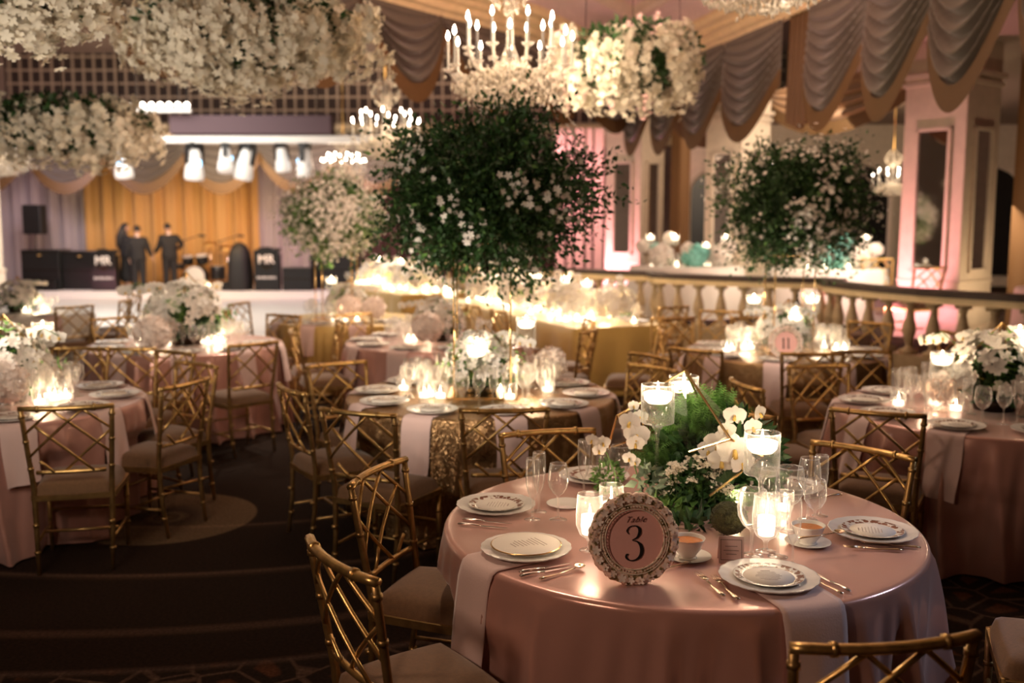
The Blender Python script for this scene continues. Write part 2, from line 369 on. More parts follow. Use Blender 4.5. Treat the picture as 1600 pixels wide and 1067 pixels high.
# templates (triangles): leaf, five-petal blossom, round bud
LEAF_V = [(0, 0, 0), (.28, .4, .08), (0, 1, .0), (-.28, .4, .08), (0, .45, -.03)]
LEAF_F = [(0, 1, 4), (1, 2, 4), (2, 3, 4), (3, 0, 4)]
def blossom_template(np_=5, r=1, w=.60, cup=.28):
    v = [(0, 0, 0)]; f = []
    for i in range(np_):
        a = 2*PI*i/np_
        def P(rr, da, z): return (rr*math.cos(a+da), rr*math.sin(a+da), z)
        b = len(v); v += [P(.55*r, -w, cup*.6), P(r, -w*.45, cup), P(r, w*.45, cup), P(.55*r, w, cup*.6)]
        f += [(0, b, b+1), (0, b+1, b+2), (0, b+2, b+3)]
    return v, f
BL_V, BL_F = blossom_template()
def ico():
    t = (1+5**.5)/2; v = [(-1, t, 0), (1, t, 0), (-1, -t, 0), (1, -t, 0), (0, -1, t), (0, 1, t), (0, -1, -t), (0, 1, -t), (t, 0, -1), (t, 0, 1), (-t, 0, -1), (-t, 0, 1)]
    v = [tuple(c/math.sqrt(1+t*t) for c in p) for p in v]
    f = [(0, 11, 5), (0, 5, 1), (0, 1, 7), (0, 7, 10), (0, 10, 11), (1, 5, 9), (5, 11, 4), (11, 10, 2), (10, 7, 6), (7, 1, 8), (3, 9, 4), (3, 4, 2), (3, 2, 6), (3, 6, 8), (3, 8, 9), (4, 9, 5), (2, 4, 11), (6, 2, 10), (8, 6, 7), (9, 8, 1)]
    return v, f
IC_V, IC_F = ico()
def at(px, py, Z=None, Y=None):
    a = (px-800)/FPX; b = (533.5-py)/FPX; c, s = math.cos(PITCH), math.sin(PITCH)
    d = Vector((a, c+b*s, -s+b*c)); t = (Z-CH)/d.z if Z is not None else Y/d.y
    return Vector((0, 0, CH))+d*t

# ================================================================== the setting
struct(MB().box((0, 14, -.05), (34, 34, .1)).build('floor', 'carpet', smooth=False))
struct(MB().box((-7.3, 19.85, .008), (9.8, 9.9, .016)).build('floor_dance_area', 'whitefloor', smooth=False))
struct(MB().box((-8.6, 26.4, .09), (13.5, 3.2, .18)).build('stage_platform', 'whitefloor', smooth=False))
# outer walls
struct(MB().box((-2, 28.1, 3.4), (34, .2, 6.8)).build('wall_back', 'wall', smooth=False))
struct(MB().box((-14.6, 14, 3.4), (.2, 28, 6.8)).build('wall_left', 'wall', smooth=False))
struct(MB().box((12.6, 14, 3.4), (.2, 28, 6.8)).build('wall_right', 'wall', smooth=False))
struct(MB().box((0, -2.6, 3.4), (34, .2, 6.8)).build('wall_front', 'wall', smooth=False))
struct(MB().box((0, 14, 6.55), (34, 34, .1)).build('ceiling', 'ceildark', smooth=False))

# ceiling outline over the hall
LEFT = [(-6.9, 2.5), (-5.6, 5.0), (-3.9, 8.0), (-2.75, 10.0), (-1.81, 11.7), (-.95, 12.95), (0.0, 14.2), (1.0, 16.4)]
RIGHT = [(2.1, 18.6), (2.5, 17.3), (2.95, 15.8), (3.28, 14.2), (3.6, 12.6), (3.8, 10.7), (3.86, 9.2), (3.90, 7.4), (3.92, 5.0), (3.92, 2.5)]
LOOP = LEFT+RIGHT
def offset_loop(pts, d):
    out = []; n = len(pts)
    for i in range(n):
        a = Vector(pts[max(i-1, 0)]); b = Vector(pts[min(i+1, n-1)]); t = (b-a).normalized(); nn = Vector((t.y, -t.x))
        out.append(Vector(pts[i])+nn*d)
    return out
BZ = 4.50
def sweep(prof):   # prof: (inward offset, z)
    mb = MB(); n = len(LOOP); rows = [offset_loop(LOOP, d) for d, z in prof]
    vs = [(rows[j][i].x, rows[j][i].y, prof[j][1]) for j in range(len(prof)) for i in range(n)]
    fs = [(j*n+i, j*n+i+1, (j+1)*n+i+1, (j+1)*n+i) for j in range(len(prof)-1) for i in range(n-1)]
    return mb.add(vs, fs)
struct(autos(sweep([(-.12, BZ+.5), (-.12, BZ), (.02, BZ-.02), (.06, BZ+.03), (.14, BZ+.05), (.17, BZ+.12), (.26, BZ+.14), (.28, BZ+.19), (.40, BZ+.21), (.44, BZ+.27), (.44, BZ+.32)]).build('trim_1', 'creamgold'), 30))
struct(sweep([(.44, BZ+.32), (.46, BZ+.55), (.9, BZ+.62)]).build('ceiling_cove', 'ceil'))
struct(autos(sweep([(.9, BZ+.62), (.92, BZ+.52), (1.0, BZ+.5), (1.06, BZ+.55), (1.1, BZ+.66)]).build('trim_2', 'cream'), 30))
struct(sweep([(1.1, BZ+.66), (1.3, BZ+1.0), (1.6, BZ+1.15)]).build('ceiling_dome_edge', 'ceil'))
inner = offset_loop(LOOP, 1.6)
mb = MB(); mb.add([(p.x, p.y, BZ+1.15) for p in inner], [tuple(range(len(inner)))]); struct(mb.build('ceiling_dome', 'ceil', smooth=False))
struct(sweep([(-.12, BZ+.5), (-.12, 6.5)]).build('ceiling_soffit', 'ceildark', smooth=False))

# lattice wall over the stage
mb = MB(); ZL0, ZL1 = 4.55, 6.5
for i in range(74):
    x = -13.8+i*.29; mb.box((x, 27.93, (ZL0+ZL1)/2), (.055, .05, ZL1-ZL0))
for j in range(6): mb.box((-3.2, 27.93, ZL0+.05+j*.36), (21.4, .055, .055))
struct(mb.build('wall_back_trellis', 'lattice', smooth=False))
struct(MB().box((-3.2, 27.985, (ZL0+ZL1)/2), (21.4, .03, ZL1-ZL0)).build('wall_back_panel', 'latticeback', smooth=False))
mb = MB()
for z, h, d in ((4.46, .14, .5), (4.30, .16, .36), (4.12, .18, .24), (4.0, .06, .4)): mb.box((-3.2, 27.98-d/2, z), (21.4, d, h))
struct(mb.build('trim_3', 'creamgold', smooth=False))

# ------------------------------------------------------------------ swags
def swag(P, Q, ztop, zbot, hj, label, mat='swag', folds=7, depth=.16, group=None, fr=.16, side=1):
    P = Vector((*P, 0)); Q = Vector((*Q, 0)); t = Q-P; nn = Vector((t.y, -t.x, 0)).normalized()*side
    zj = ztop-hj*(ztop-zbot); dr = zj-zbot
    root = empty('swag_valance', ((P+Q)/2).to_tuple()[:2]+(0,)); off = (P+Q)/2
    def bowl(u): return max(0, math.sin(PI*u))**.85
    def f(u, v):
        zb = zj-dr*bowl(u); z = ztop+(zb-ztop)*v
        k = math.sin(PI*u)**.5 if 0 < u < 1 else 0
        fo = (abs(math.sin(v*folds*PI+.4))**.6-.5)*.15*k*min(1, v*2.2)+depth*k*v**1.2
        gath = (1-k)*.02*math.sin(u*90)
        # shoulders are pulled towards the joins
        p = P+t*u-off+nn*(fo+gath+.02)
        return (p.x, p.y, z-.02*math.sin(v*folds*2*PI)*k)
    mb = MB().grid(f, 36, 72); tag(mb.build('drape', mat, root))
    def g(u, v):
        zb = zj-dr*bowl(u); k = math.sin(PI*u)**.5 if 0 < u < 1 else 0
        p = P+t*u-off+nn*(depth*k+.035+.012*v); return (p.x, p.y, zb+.03-(fr+.03)*v)
    mb = MB().grid(g, 48, 3); mb.uvs = (t.length*3, 1); mb.build('fringe', 'fringe', root)
    tag(root, label, 'swag', group); return root
def jabot(P, Q, ztop, zbot, label, mat='fringe', side=1):
    P = Vector((*P, 0)); Q = Vector((*Q, 0)); t = Q-P; nn = Vector((t.y, -t.x, 0)).normalized()*side; off = (P+Q)/2
    def f(u, v):
        p = P+t*u-off+nn*(.07+.05*math.sin(u*5*2*PI)*(.4+.6*v)); return (p.x, p.y, ztop+(zbot+.12*abs(u-.5)*2-ztop)*v)
    mb = MB().grid(f, 60, 6); mb.uvs = (2, .2); o = mb.build('pleated_tail', mat, loc=(off.x, off.y, 0)); tag(o, label, 'drapery'); return o
def lerp2(a, b, k): return (a[0]+(b[0]-a[0])*k, a[1]+(b[1]-a[1])*k)
rj = [(3.92, 6.2), (3.89, 7.75), (3.85, 9.3), (3.79, 10.85), (3.63, 12.45), (3.50, 13.1), (3.13, 14.9), (2.80, 16.3), (2.45, 17.5), (2.12, 18.55)]
desc = ['cut off by the right edge of the picture', 'above the big mirrored column', 'just left of the big column', 'right of the pleated tail', None,
        'just left of the pleated tail on the right cornice', 'with a pink glow, two left of the pleated tail', 'small and far along the right cornice', 'smallest and farthest along the right cornice']
for i in range(9):
    if desc[i] is None:
        jabot(rj[i], rj[i+1], BZ, 3.05, 'gold pleated tail hanging between two swags of the right cornice'); continue
    swag(rj[i+1], rj[i], BZ, [2.92, 3.0, 3.08, 3.12, 0, 3.18, 3.2, 3.2, 3.25][i], [.42, .46, .48, .50, 0, .50, .48, .45, .45][i], 'taupe fringed swag '+desc[i], depth=.14, folds=8, fr=.2)
lj = [(-6.0, 4.2), (-4.85, 6.3), (-3.8, 8.15), (-2.72, 10.05), (-1.78, 11.75), (-.92, 13.0), (0.1, 14.4), (1.0, 16.4), (2.05, 18.5)]
ldesc = ['high at the top left corner above the hanging flowers', 'at the top left between two hanging flower clouds', 'behind the big hanging flower cloud, at its left', 'behind the right half of the big hanging flower cloud', 'left of the crystal chandelier, ending at a gold beam corner', 'behind the left arms of the crystal chandelier', 'behind the crystal chandelier, with pink upper edge', 'far swag between the chandelier and the flower cloud beside it']
for i in range(8):
    swag(lj[i], lj[i+1], BZ, [2.75, 2.95, 3.35, 3.5, 3.52, 3.5, 3.55, 3.6][i], [.25, .2, .16, .12, .1, .15, .3, .5][i], 'bronze fringed swag '+ldesc[i], depth=.2, folds=6, fr=.2)
# stage valance
sx = [-14.2, -12.3, -10.3, -8.3, -6.4, -4.4, -2.4, -.4, 1.6]
sd = ['at the far left', 'second from the left', 'left of the moving lamps', 'over the left half of the amber drape', 'over the right half of the amber drape', 'at the right end of the amber drape', 'behind the white flowered tree', 'behind the large green tree']
for i in range(8):
    swag((sx[i], 25.6), (sx[i+1], 25.6), 4.0, 2.85, .3, 'grey stage swag with gold fringe '+sd[i], depth=.22, folds=5, fr=.26)
# stage drapes
def drape(x0, x1, y, z0, z1, mat, label, name='curtain', folds=1.0, amp=.07, rz=None):
    n = int(abs(x1-x0)/.03); rr = random.Random(int(x0*100)); ph = [rr.uniform(0, 6) for _ in range(3)]
    def f(u, v):
        x = x0+(x1-x0)*u
        return (x-(x0+x1)/2, amp*(math.sin(x*14*folds+ph[0])+.6*math.sin(x*23*folds+ph[1])+.4*math.sin(x*5*folds+ph[2]))*(.7+.3*v), z1+(z0-z1)*v)
    o = MB().grid(f, max(n, 20), 8).build(name, mat, loc=((x0+x1)/2, y, 0)); tag(o, label, 'curtain'); return o
drape(-11.6, -7.2, 27.2, .18, 4.3, 'golddrape', 'amber stage curtain behind the three people')
drape(-7.3, -6.9, 27.25, .18, 4.3, 'golddrape', 'narrow amber curtain edge right of the music stands')
drape(-14.3, -11.5, 27.3, .18, 4.3, 'lilacdrape', 'lilac grey stage curtain behind the hanging loudspeaker')
drape(-7.0, -5.2, 27.35, .18, 4.3, 'lilacdrape', 'lilac stage curtain right of the amber curtain')
drape(-5.25, 1.9, 27.5, .18, 4.3, 'maroon', 'dark maroon curtain behind the white flowered tree')

# ------------------------------------------------------------------ mezzanine
MZ = .45
rail = [(7.6, 6.6), (6.6, 7.6), (5.6, 8.6), (4.75, 9.3), (4.2, 10.0), (3.85, 10.9), (3.72, 11.6), (3.95, 12.1)]
rail2 = [(3.95, 12.1), (3.55, 12.25), (2.95, 12.5), (2.35, 12.95), (2.0, 13.3), (1.95, 13.8)]
rail3 = [(1.95, 13.8), (1.5, 14.1), (.9, 14.6), (.3, 15.4), (-.3, 16.6), (-1.0, 18.2), (-1.9, 19.4)]
def balustrade(pts, label, spacing=.30):
    root = empty('balustrade', (pts[0][0], pts[0][1], 0)); o0 = Vector((pts[0][0], pts[0][1], 0))
    # dense resample
    P = [Vector((*p, 0)) for p in pts]; Ls = [0]
    for a, b in zip(P, P[1:]): Ls.append(Ls[-1]+(b-a).length)
    def pos(s):
        for i in range(len(P)-1):
            if s <= Ls[i+1] or i == len(P)-2:
                return P[i].lerp(P[i+1], (s-Ls[i])/(Ls[i+1]-Ls[i])), (P[i+1]-P[i]).normalized()
    N = int(Ls[-1]/.12); pts2 = [pos(Ls[-1]*k/N)[0]-o0 for k in range(N+1)]
    def strip(w, z0, z1, extra=0):
        mb = MB(); vs = []
        for i, p in enumerate(pts2):
            t = (pts2[min(i+1, N)]-pts2[max(i-1, 0)]).normalized(); nn = Vector((-t.y, t.x, 0))
            for s_, z in ((-1, z0), (1, z0), (1, z1), (-1, z1)): q = p+nn*s_*w/2; vs.append((q.x, q.y, z))
        fs = [(i*4+j, i*4+(j+1) % 4, (i+1)*4+(j+1) % 4, (i+1)*4+j) for i in range(N) for j in range(4)]+[(0, 1, 2, 3), (N*4+3, N*4+2, N*4+1, N*4)]
        return mb.add(vs, fs)
    strip(.26, 1.15, 1.21).build('handrail', 'railtop', root, smooth=False)
    strip(.20, 1.08, 1.15).build('upper_moulding', 'creamgold', root, smooth=False)
    strip(.24, .0, MZ+.08).build('plinth', 'stone', root, smooth=False)
    prof = [(.055, 0), (.055, .06), (.035, .075), (.03, .10), (.05, .16), (.072, .23), (.066, .30), (.04, .40), (.028, .46), (.042, .475), (.042, .49), (.03, .50), (.05, .53), (.05, .555)]
    nb = int(Ls[-1]/spacing); me = None
    for k in range(nb):
        p, t = pos((k+.5)*Ls[-1]/nb)
        if me is None:
            m1 = MB().lathe(prof, 12); m1.box((0, 0, .025), (.13, .13, .05)); m1.box((0, 0, .53), (.12, .12, .045)); me = m1.mesh('baluster', 'stone')
        b = bpy.data.objects.new('baluster', me); COL.objects.link(b); b.parent = root; b.location = p-o0+Vector((0, 0, MZ+.08)); b.rotation_euler = (0, 0, math.atan2(t.y, t.x))
    tag(root, label, 'balustrade'); return root
balustrade(rail, 'curved stone balustrade with dark handrail running to the right edge')
balustrade(rail2, 'curved stone balustrade with dark handrail behind the number 11 table')
balustrade(rail3, 'far stone balustrade behind the long gold table', .34)
# raised floor behind the balustrades
poly = [(p[0]+.0, p[1]) for p in rail]+rail2[1:]+rail3[1:]+[(-1.9, 27.4), (12.4, 27.4), (12.4, 6.6)]
mb = MB(); n = len(poly); mb.add([(x, y, MZ) for x, y in poly]+[(x, y, 0.001) for x, y in poly], [tuple(range(n))[::-1]]+[(i, (i+1) % n, n+(i+1) % n, n+i) for i in range(n)])
struct(mb.build('floor_mezzanine', 'carpet', smooth=False))
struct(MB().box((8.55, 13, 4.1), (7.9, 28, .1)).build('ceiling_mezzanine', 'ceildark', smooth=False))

def column(x, y, rz, w, label, h=4.0):
    root = empty('mirrored_column', (x, y, MZ), rz)
    bevel(MB().box((0, 0, h/2), (w, w, h)).build('shaft', 'cream', root, smooth=False), .012)
    mb = MB()
    for z, hh, e in ((.09, .18, .12), (.30, .24, .06), (.45, .05, .11), (.72, .03, .03)): mb.box((0, 0, z), (w+e, w+e, hh))
    bevel(mb.build('base', 'cream', root, smooth=False), .01)
    mb = MB()
    for z, hh, e in ((h-.9, .05, .05), (h-.8, .06, .09)): mb.box((0, 0, z), (w+e, w+e, hh))
    mb.build('capital', 'cream', root, smooth=False)
    pw = w*.52; z0, z1 = .85, 2.55
    for k in range(4):
        a = k*PI/2; f = empty('x'); bpy.data.objects.remove(f)
        m1 = MB(); d = w/2+.012; t = .045
        def L(u, z): return None
        c, s_ = math.cos(a), math.sin(a)
        def bx(u, z, du, dz, dd=.05):
            m1.box((c*d-s_*u, s_*d+c*u, z), (dd, du, dz), rz=a)
        bx(-pw/2, (z0+z1)/2, t, z1-z0+t); bx(pw/2, (z0+z1)/2, t, z1-z0+t); bx(0, z0, pw+t, t); bx(0, z1, pw+t, t)
        fr = m1.build('panel_frame', 'cream', root, smooth=False)
        m2 = MB().box((c*(w/2+.006)-0, s_*(w/2+.006), (z0+z1)/2), (.012, pw, z1-z0), rz=a); m2.build('mirror_panel', 'mirror', fr, smooth=False)
    tag(root, label, 'column'); return root
column(5.42, 12.45, math.radians(38), .80, 'big cream column with tall mirror panels, pink lit on its left face, behind the right balustrade')
column(3.72, 16.6, math.radians(40), .74, 'cream and pink mirrored column right behind the smaller green tree')
column(2.35, 19.2, math.radians(49), .80, 'farthest cream column with tall mirror, right of the large green tree')
column(-11.3, 20.9, math.radians(35), .95, 'pink lit mirrored column at the left edge beside the stage', h=4.3)
for x, y, tx, ty, p in ((4.3, 11.9, 5.1, 12.3, 48), (2.7, 16.2, 3.4, 16.5, 38), (1.4, 18.6, 2.1, 19.0, 60), (-11.9, 19.5, -11.5, 20.6, 45), (6.0, 11.3, 5.7, 12.2, 6.5)):
    area('column_uplight', (x, y, .75 if x > 0 else .3), (tx, ty, 2.4), .25, p*(2 if p == 6.5 else 1), WARM if p == 6.5 else PINK, .25)  # the warm one is added to lighten the big column's right face
area('corridor_pink_light', (.6, 21.5, 3.0), (1.0, 24, 1.5), 2, 120, PINK, 1)
# pink pilastered wall between stage and mezzanine
mb = MB()
for i in range(10): mb.box((1.1+i*.22, 23.0+.02*(i % 2), 2.2), (.12 if i % 2 else .2, .2+.1*(i % 2), 3.6))
struct(mb.build('wall_pilasters', 'cream', smooth=False))
# mezzanine back wall with arched openings
struct(MB().box((8.2, 22.6, 2.3), (9.0, .2, 3.8)).build('wall_mezzanine', 'cream', smooth=False))
def arch(x, y, w, h, label, z=MZ+.25):
    root = empty('arched_alcove', (x, y, z))
    def outline(w, h, s=8):
        pts = [(-w/2, 0), (-w/2, h*.8)]+[(-w/2*math.cos(a*PI/2/s)*1.0, h*.8+h*.2*math.sin(a*PI/2/s)) for a in range(1, s)]+[(0, h)]
        pts += [(-p[0], p[1]) for p in pts[:-1][::-1]]; return pts
    a, b, c = outline(w, h), outline(w-.22, h-.12), outline(w-.34, h-.18); n = len(a)
    mb = MB(); mb.add([(p[0], 0, p[1]) for p in a]+[(p[0], -.10, p[1]) for p in a]+[(p[0], -.10, p[1]) for p in b]+[(p[0], -.04, p[1]) for p in c],
           [(j*n+i, j*n+i+1, (j+1)*n+i+1, (j+1)*n+i) for j in range(3) for i in range(n-1)])
    mb.build('architrave', 'cream', root, smooth=False)
    m2 = MB(); m2.add([(p[0], -.045, p[1]) for p in c], [tuple(range(n))]); m2.build('dark_mirror', 'blackgloss', root, smooth=False)
    tag(root, label, 'alcove')
arch(4.6, 22.5, 1.5, 2.5, 'cream arched alcove with dark glass left of the middle column')
arch(7.3, 22.5, 2.6, 2.7, 'wide cream arched alcove with dark glass behind the smaller green tree')
arch(10.6, 22.5, 1.8, 2.6, 'cream arched alcove right of the big column')
drape(6.55, 7.9, 13.0, MZ, 4.05, 'bronze', 'brown drape hanging right of the big mirrored column', amp=.08)
drape(3.0, 3.35, 18.9, MZ, 4.05, 'bronze', 'narrow brown drape beside the far cream column', amp=.05)
for i, (a, b) in enumerate((((3.0, 18.8), (4.3, 16.9)), ((4.3, 16.9), (5.6, 13.4)))):
    swag(b, a, 4.05, 3.35, .25, 'bronze inner swag over the raised terrace, '+['farther one', 'nearer one'][i], mat='bronze', side=-1, folds=4)

# ================================================================== chairs
def make_chair():
    root = empty('dining_chair')
    zs = .47
    def back(u, v):   # u -1..1 across, v 0 (seat) .. 1 (top)
        x = u*(.195+.03*v); y = -.195-.065*v-.035*(1-u*u)*v**.5 if v > .05 else -.195
        return Vector((x, y, .47+.435*v))
    # seat frame, cushion
    mb = MB(); mb.box((0, -.20, .415), (.40, .028, .03)); mb.box((0, .20, .415), (.44, .028, .03))
    for s in (-1, 1): mb.box((s*.21, 0, .415), (.028, .40, .03), rz=-s*.05)
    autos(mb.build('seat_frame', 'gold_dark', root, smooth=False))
    def cush(u, v):
        a = u*2-1; b = v*2-1
        w = .215+.012*b; e = max(abs(a), abs(b))
        # superellipse patch
        k = 1-.06*(a*a*b*b)
        return (a*w*k, b*.215*k, .425+.075*(1-e**6)**.5+.012*(1-a*a)*(1-b*b) if e < 1 else .425)
    mb = MB().grid(cush, 22, 22); mb.build('seat_cushion', 'cushion', root)
    # legs
    for s in (-1, 1):
        pts = [(s*.205, .20, 0), (s*.21, .20, .20), (s*.21, .20, .43)]
        m1 = MB().tube(pts, [.011, .014, .016], 8)
        for z in (.14, .30): m1.tube([(s*.209, .2, z-.008), (s*.209, .2, z+.008)], .0175, 8)
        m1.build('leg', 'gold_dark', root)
        bp = [back(s, v) for v in (0.06, .3, .6, .85, 1.0)]
        m1 = MB().tube([(s*.185, -.235, 0), (s*.192, -.205, .22), (s*.195, -.195, .44)]+bp, [.011, .014, .016, .015, .014, .014, .0135, .013], 8)
        for v in (.25, .6, .92): p = back(s, v); m1.tube([p-Vector((0, 0, .008)), p+Vector((0, 0, .008))], .017, 8)
        for z in (.12, .27): m1.tube([(s*.19, -.215, z-.008), (s*.19, -.215, z+.008)], .0175, 8)
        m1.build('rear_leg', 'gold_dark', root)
    # rails
    us = [-1.04+2.08*i/12 for i in range(13)]
    m1 = MB().tube([back(u, 1)+Vector((0, 0, .008)) for u in us], [.0165]*13, 8, flat=.85)
    for u in (-.62, .62): p = back(u, 1)+Vector((0, 0, .008)); m1.tube([p-Vector((.007, 0, 0)), p+Vector((.007, 0, 0))], .0195, 8)
    m1.build('top_rail', 'gold', root)
    MB().tube([back(u, .20) for u in us[1:-1]], .0115, 8).build('lower_rail', 'gold', root)
    # lattice (canes): coordinates u' 0..1, v' 0..1 inside the frame
    L = [((0, .62), (.35, 1)), ((.35, 1), (1, .27)), ((.68, 1), (0, .24)), ((.68, 1), (1, .66)), ((.13, .76), (.79, 0)), ((1, .66), (.42, 0)), ((.30, 0), (.13, .19)), ]
    m1 = MB()
    for k, (a, b) in enumerate(L):
        pts = []
        for i in range(5):
            t = i/4; u = (a[0]+(b[0]-a[0])*t)*2-1; v = .20+.80*(a[1]+(b[1]-a[1])*t)
            pts.append(back(u, v)+Vector((0, .004 if k % 2 else -.004, 0)))
        m1.tube(pts, .0078, 6)
    m1.build('lattice_back', 'gold', root)
    m1 = MB()
    for s in (-1, 1): m1.tube([(s*.207, .2, .17), (s*.19, -.21, .17)], .009, 6)
    m1.tube([(-.198, 0, .17), (.198, 0, .17)], .009, 6); m1.tube([(-.205, .2, .24), (.205, .2, .24)], .009, 6)
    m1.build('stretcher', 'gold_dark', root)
    return root
CHAIR = make_chair()
def chair_rail(p1, p2, tgt, label, group=None):
    p1, p2 = Vector(p1).to_2d(), Vector(p2).to_2d(); m = (p1+p2)/2; d = p2-p1; n = Vector((-d.y, d.x)).normalized()
    if n.dot(Vector(tgt)-m) < 0: n = -n
    loc = m+n*.27
    return place('chair', CHAIR, (loc.x, loc.y, 0), math.atan2(n.y, n.x)-PI/2, label, 'chair', group)
def chair_ang(c, deg, dist, label, group=None, twist=0):
    a = math.radians(deg); x, y = c[0]+dist*math.cos(a), c[1]+dist*math.sin(a)
    if any(o.name.startswith('dining_chair') and (o.location.xy-Vector((x, y))).length < .56 for o in COL.objects): return None
    return place('chair', CHAIR, (x, y, 0), a+PI/2+math.radians(twist), label, 'chair', group)

TB = dict(hero=(.627, 3.639), gold=(-.204, 6.45), left=(-3.24, 6.15), right=(2.86, 5.9), eleven=(2.40, 8.65), backleft=(-3.03, 9.15), mid=(-.70, 9.4), bk=(-1.93, 11.6), far=(-6.2, 12.4))
TD = dict(hero='number 3 table', gold='sequined table under the big tree', left='left edge table', right='right edge table', eleven='number 11 table',
          backleft='table before the dance floor', mid='small pink middle table', bk='table under the white tree', far='far left table')
TR = .862
rail_list = [
 ('hero', (-.635, 2.965), (-.375, 2.58), 'nearest gold lattice chair at the lower left, seen from its side'),
 ('hero', (-.603, 3.575), (-.453, 3.998), 'gold lattice chair left of the satin table, second from the bottom left'),
 ('hero', (-.05, 4.46), (.38, 4.58), 'gold chair behind the satin table, its back above the champagne glasses'),
 ('hero', (1.337, 4.324), (1.664, 3.998), 'gold lattice chair at the right back of the satin table with number 3'),
 ('hero', (.614, 2.158), (1.126, 2.236), 'gold chair back cut off by the bottom edge of the picture'),
 ('gold', (-.265, 5.054), (.19, 5.09), 'gold lattice chair seen square from behind at the front of the sequined table'),
 ('gold', (-.99, 5.10), (-.606, 4.916), 'gold chair with a shiny brown seat at the front left of the sequined table'),
 ('gold', (-1.47, 6.0), (-1.13, 5.45), 'side-on gold chair with deeply curved rail left of the sequined table'),
 ('gold', (-1.36, 6.623), (-1.05, 6.88), 'gold chair facing right at the back left of the sequined table'),
 ('left', (-2.56, 5.10), (-2.141, 5.2), 'gold lattice chair seen from behind at the front of the left edge table'),
 ('left', (-2.04, 5.72), (-1.90, 6.15), 'gold chair in profile beside the left edge table, on the round carpet medallion'),
 ('left', (-2.32, 6.86), (-2.0, 6.62), 'gold chair at the back right of the left edge table'),
 ('backleft', (-3.20, 7.62), (-2.75, 7.58), 'gold chair with its back to us, left front of the table before the dance floor'),
 ('backleft', (-2.22, 7.74), (-1.92, 8.06), 'gold chair turned right, front right of the table before the dance floor'),
 ('right', (1.66, 5.10), (2.08, 4.90), 'dark gold lattice chair at the front left of the right edge table'),
 ('right', (1.86, 6.62), (2.30, 6.72), 'gold chair facing us at the back left of the right edge table'),
 ('eleven', (1.21, 7.66), (1.58, 7.36), 'gold chair with oval rail at the left front of the table with number 11'),
 ('right', (1.36, 6.10), (1.44, 5.68), 'gold chair seen edge-on left of the right edge table'),
 ('eleven', (2.0, 7.30), (2.46, 7.28), 'gold chair seen from behind at the front of the table with number 11'),
 ('hero2', (.82, 6.75), (1.07, 6.42), 'gold chair between the two sequined tables, behind the tall candle glass'),
]
TB['hero2'] = (.2, 6.3)
for t, a, b, lab in rail_list: chair_rail(a, b, TB[t], lab)
place('chair', CHAIR, (1.84, 3.16, 0), math.radians(70), 'chair with grey lit seat at the lower right corner, back outside the picture', 'chair')
SECT = ['right end', 'right end, rear', 'rear right', 'rear', 'rear left', 'left end, rear', 'left end', 'left end, front', 'front left', 'front', 'front right', 'right end, front']
def sect(deg): return SECT[int(round((deg % 360)/30)) % 12]
extra = [('left', 60), ('left', 95), ('backleft', 20), ('backleft', 62), ('backleft', 100), ('backleft', 140), ('backleft', 185), ('mid', 205), ('mid', 170), ('mid', 133), ('mid', 15), ('mid', -20),
         ('bk', 170), ('bk', 205), ('bk', 240), ('bk', 275), ('bk', 310), ('bk', -10), ('eleven', 0), ('eleven', 40), ('eleven', 88), ('eleven', 120), ('gold', 30), ('gold', 0), ('right', 60), ('right', 100),
         ('right', 140), ('hero', 70), ('far', 0), ('far', -40), ('far', -80), ('far', 40)]
for t, a in extra: chair_ang(TB[t], a, 1.13+rnd.uniform(-.04, .12), 'gold lattice chair at the %s of the %s' % (sect(a), TD[t]), twist=rnd.uniform(-8, 8))

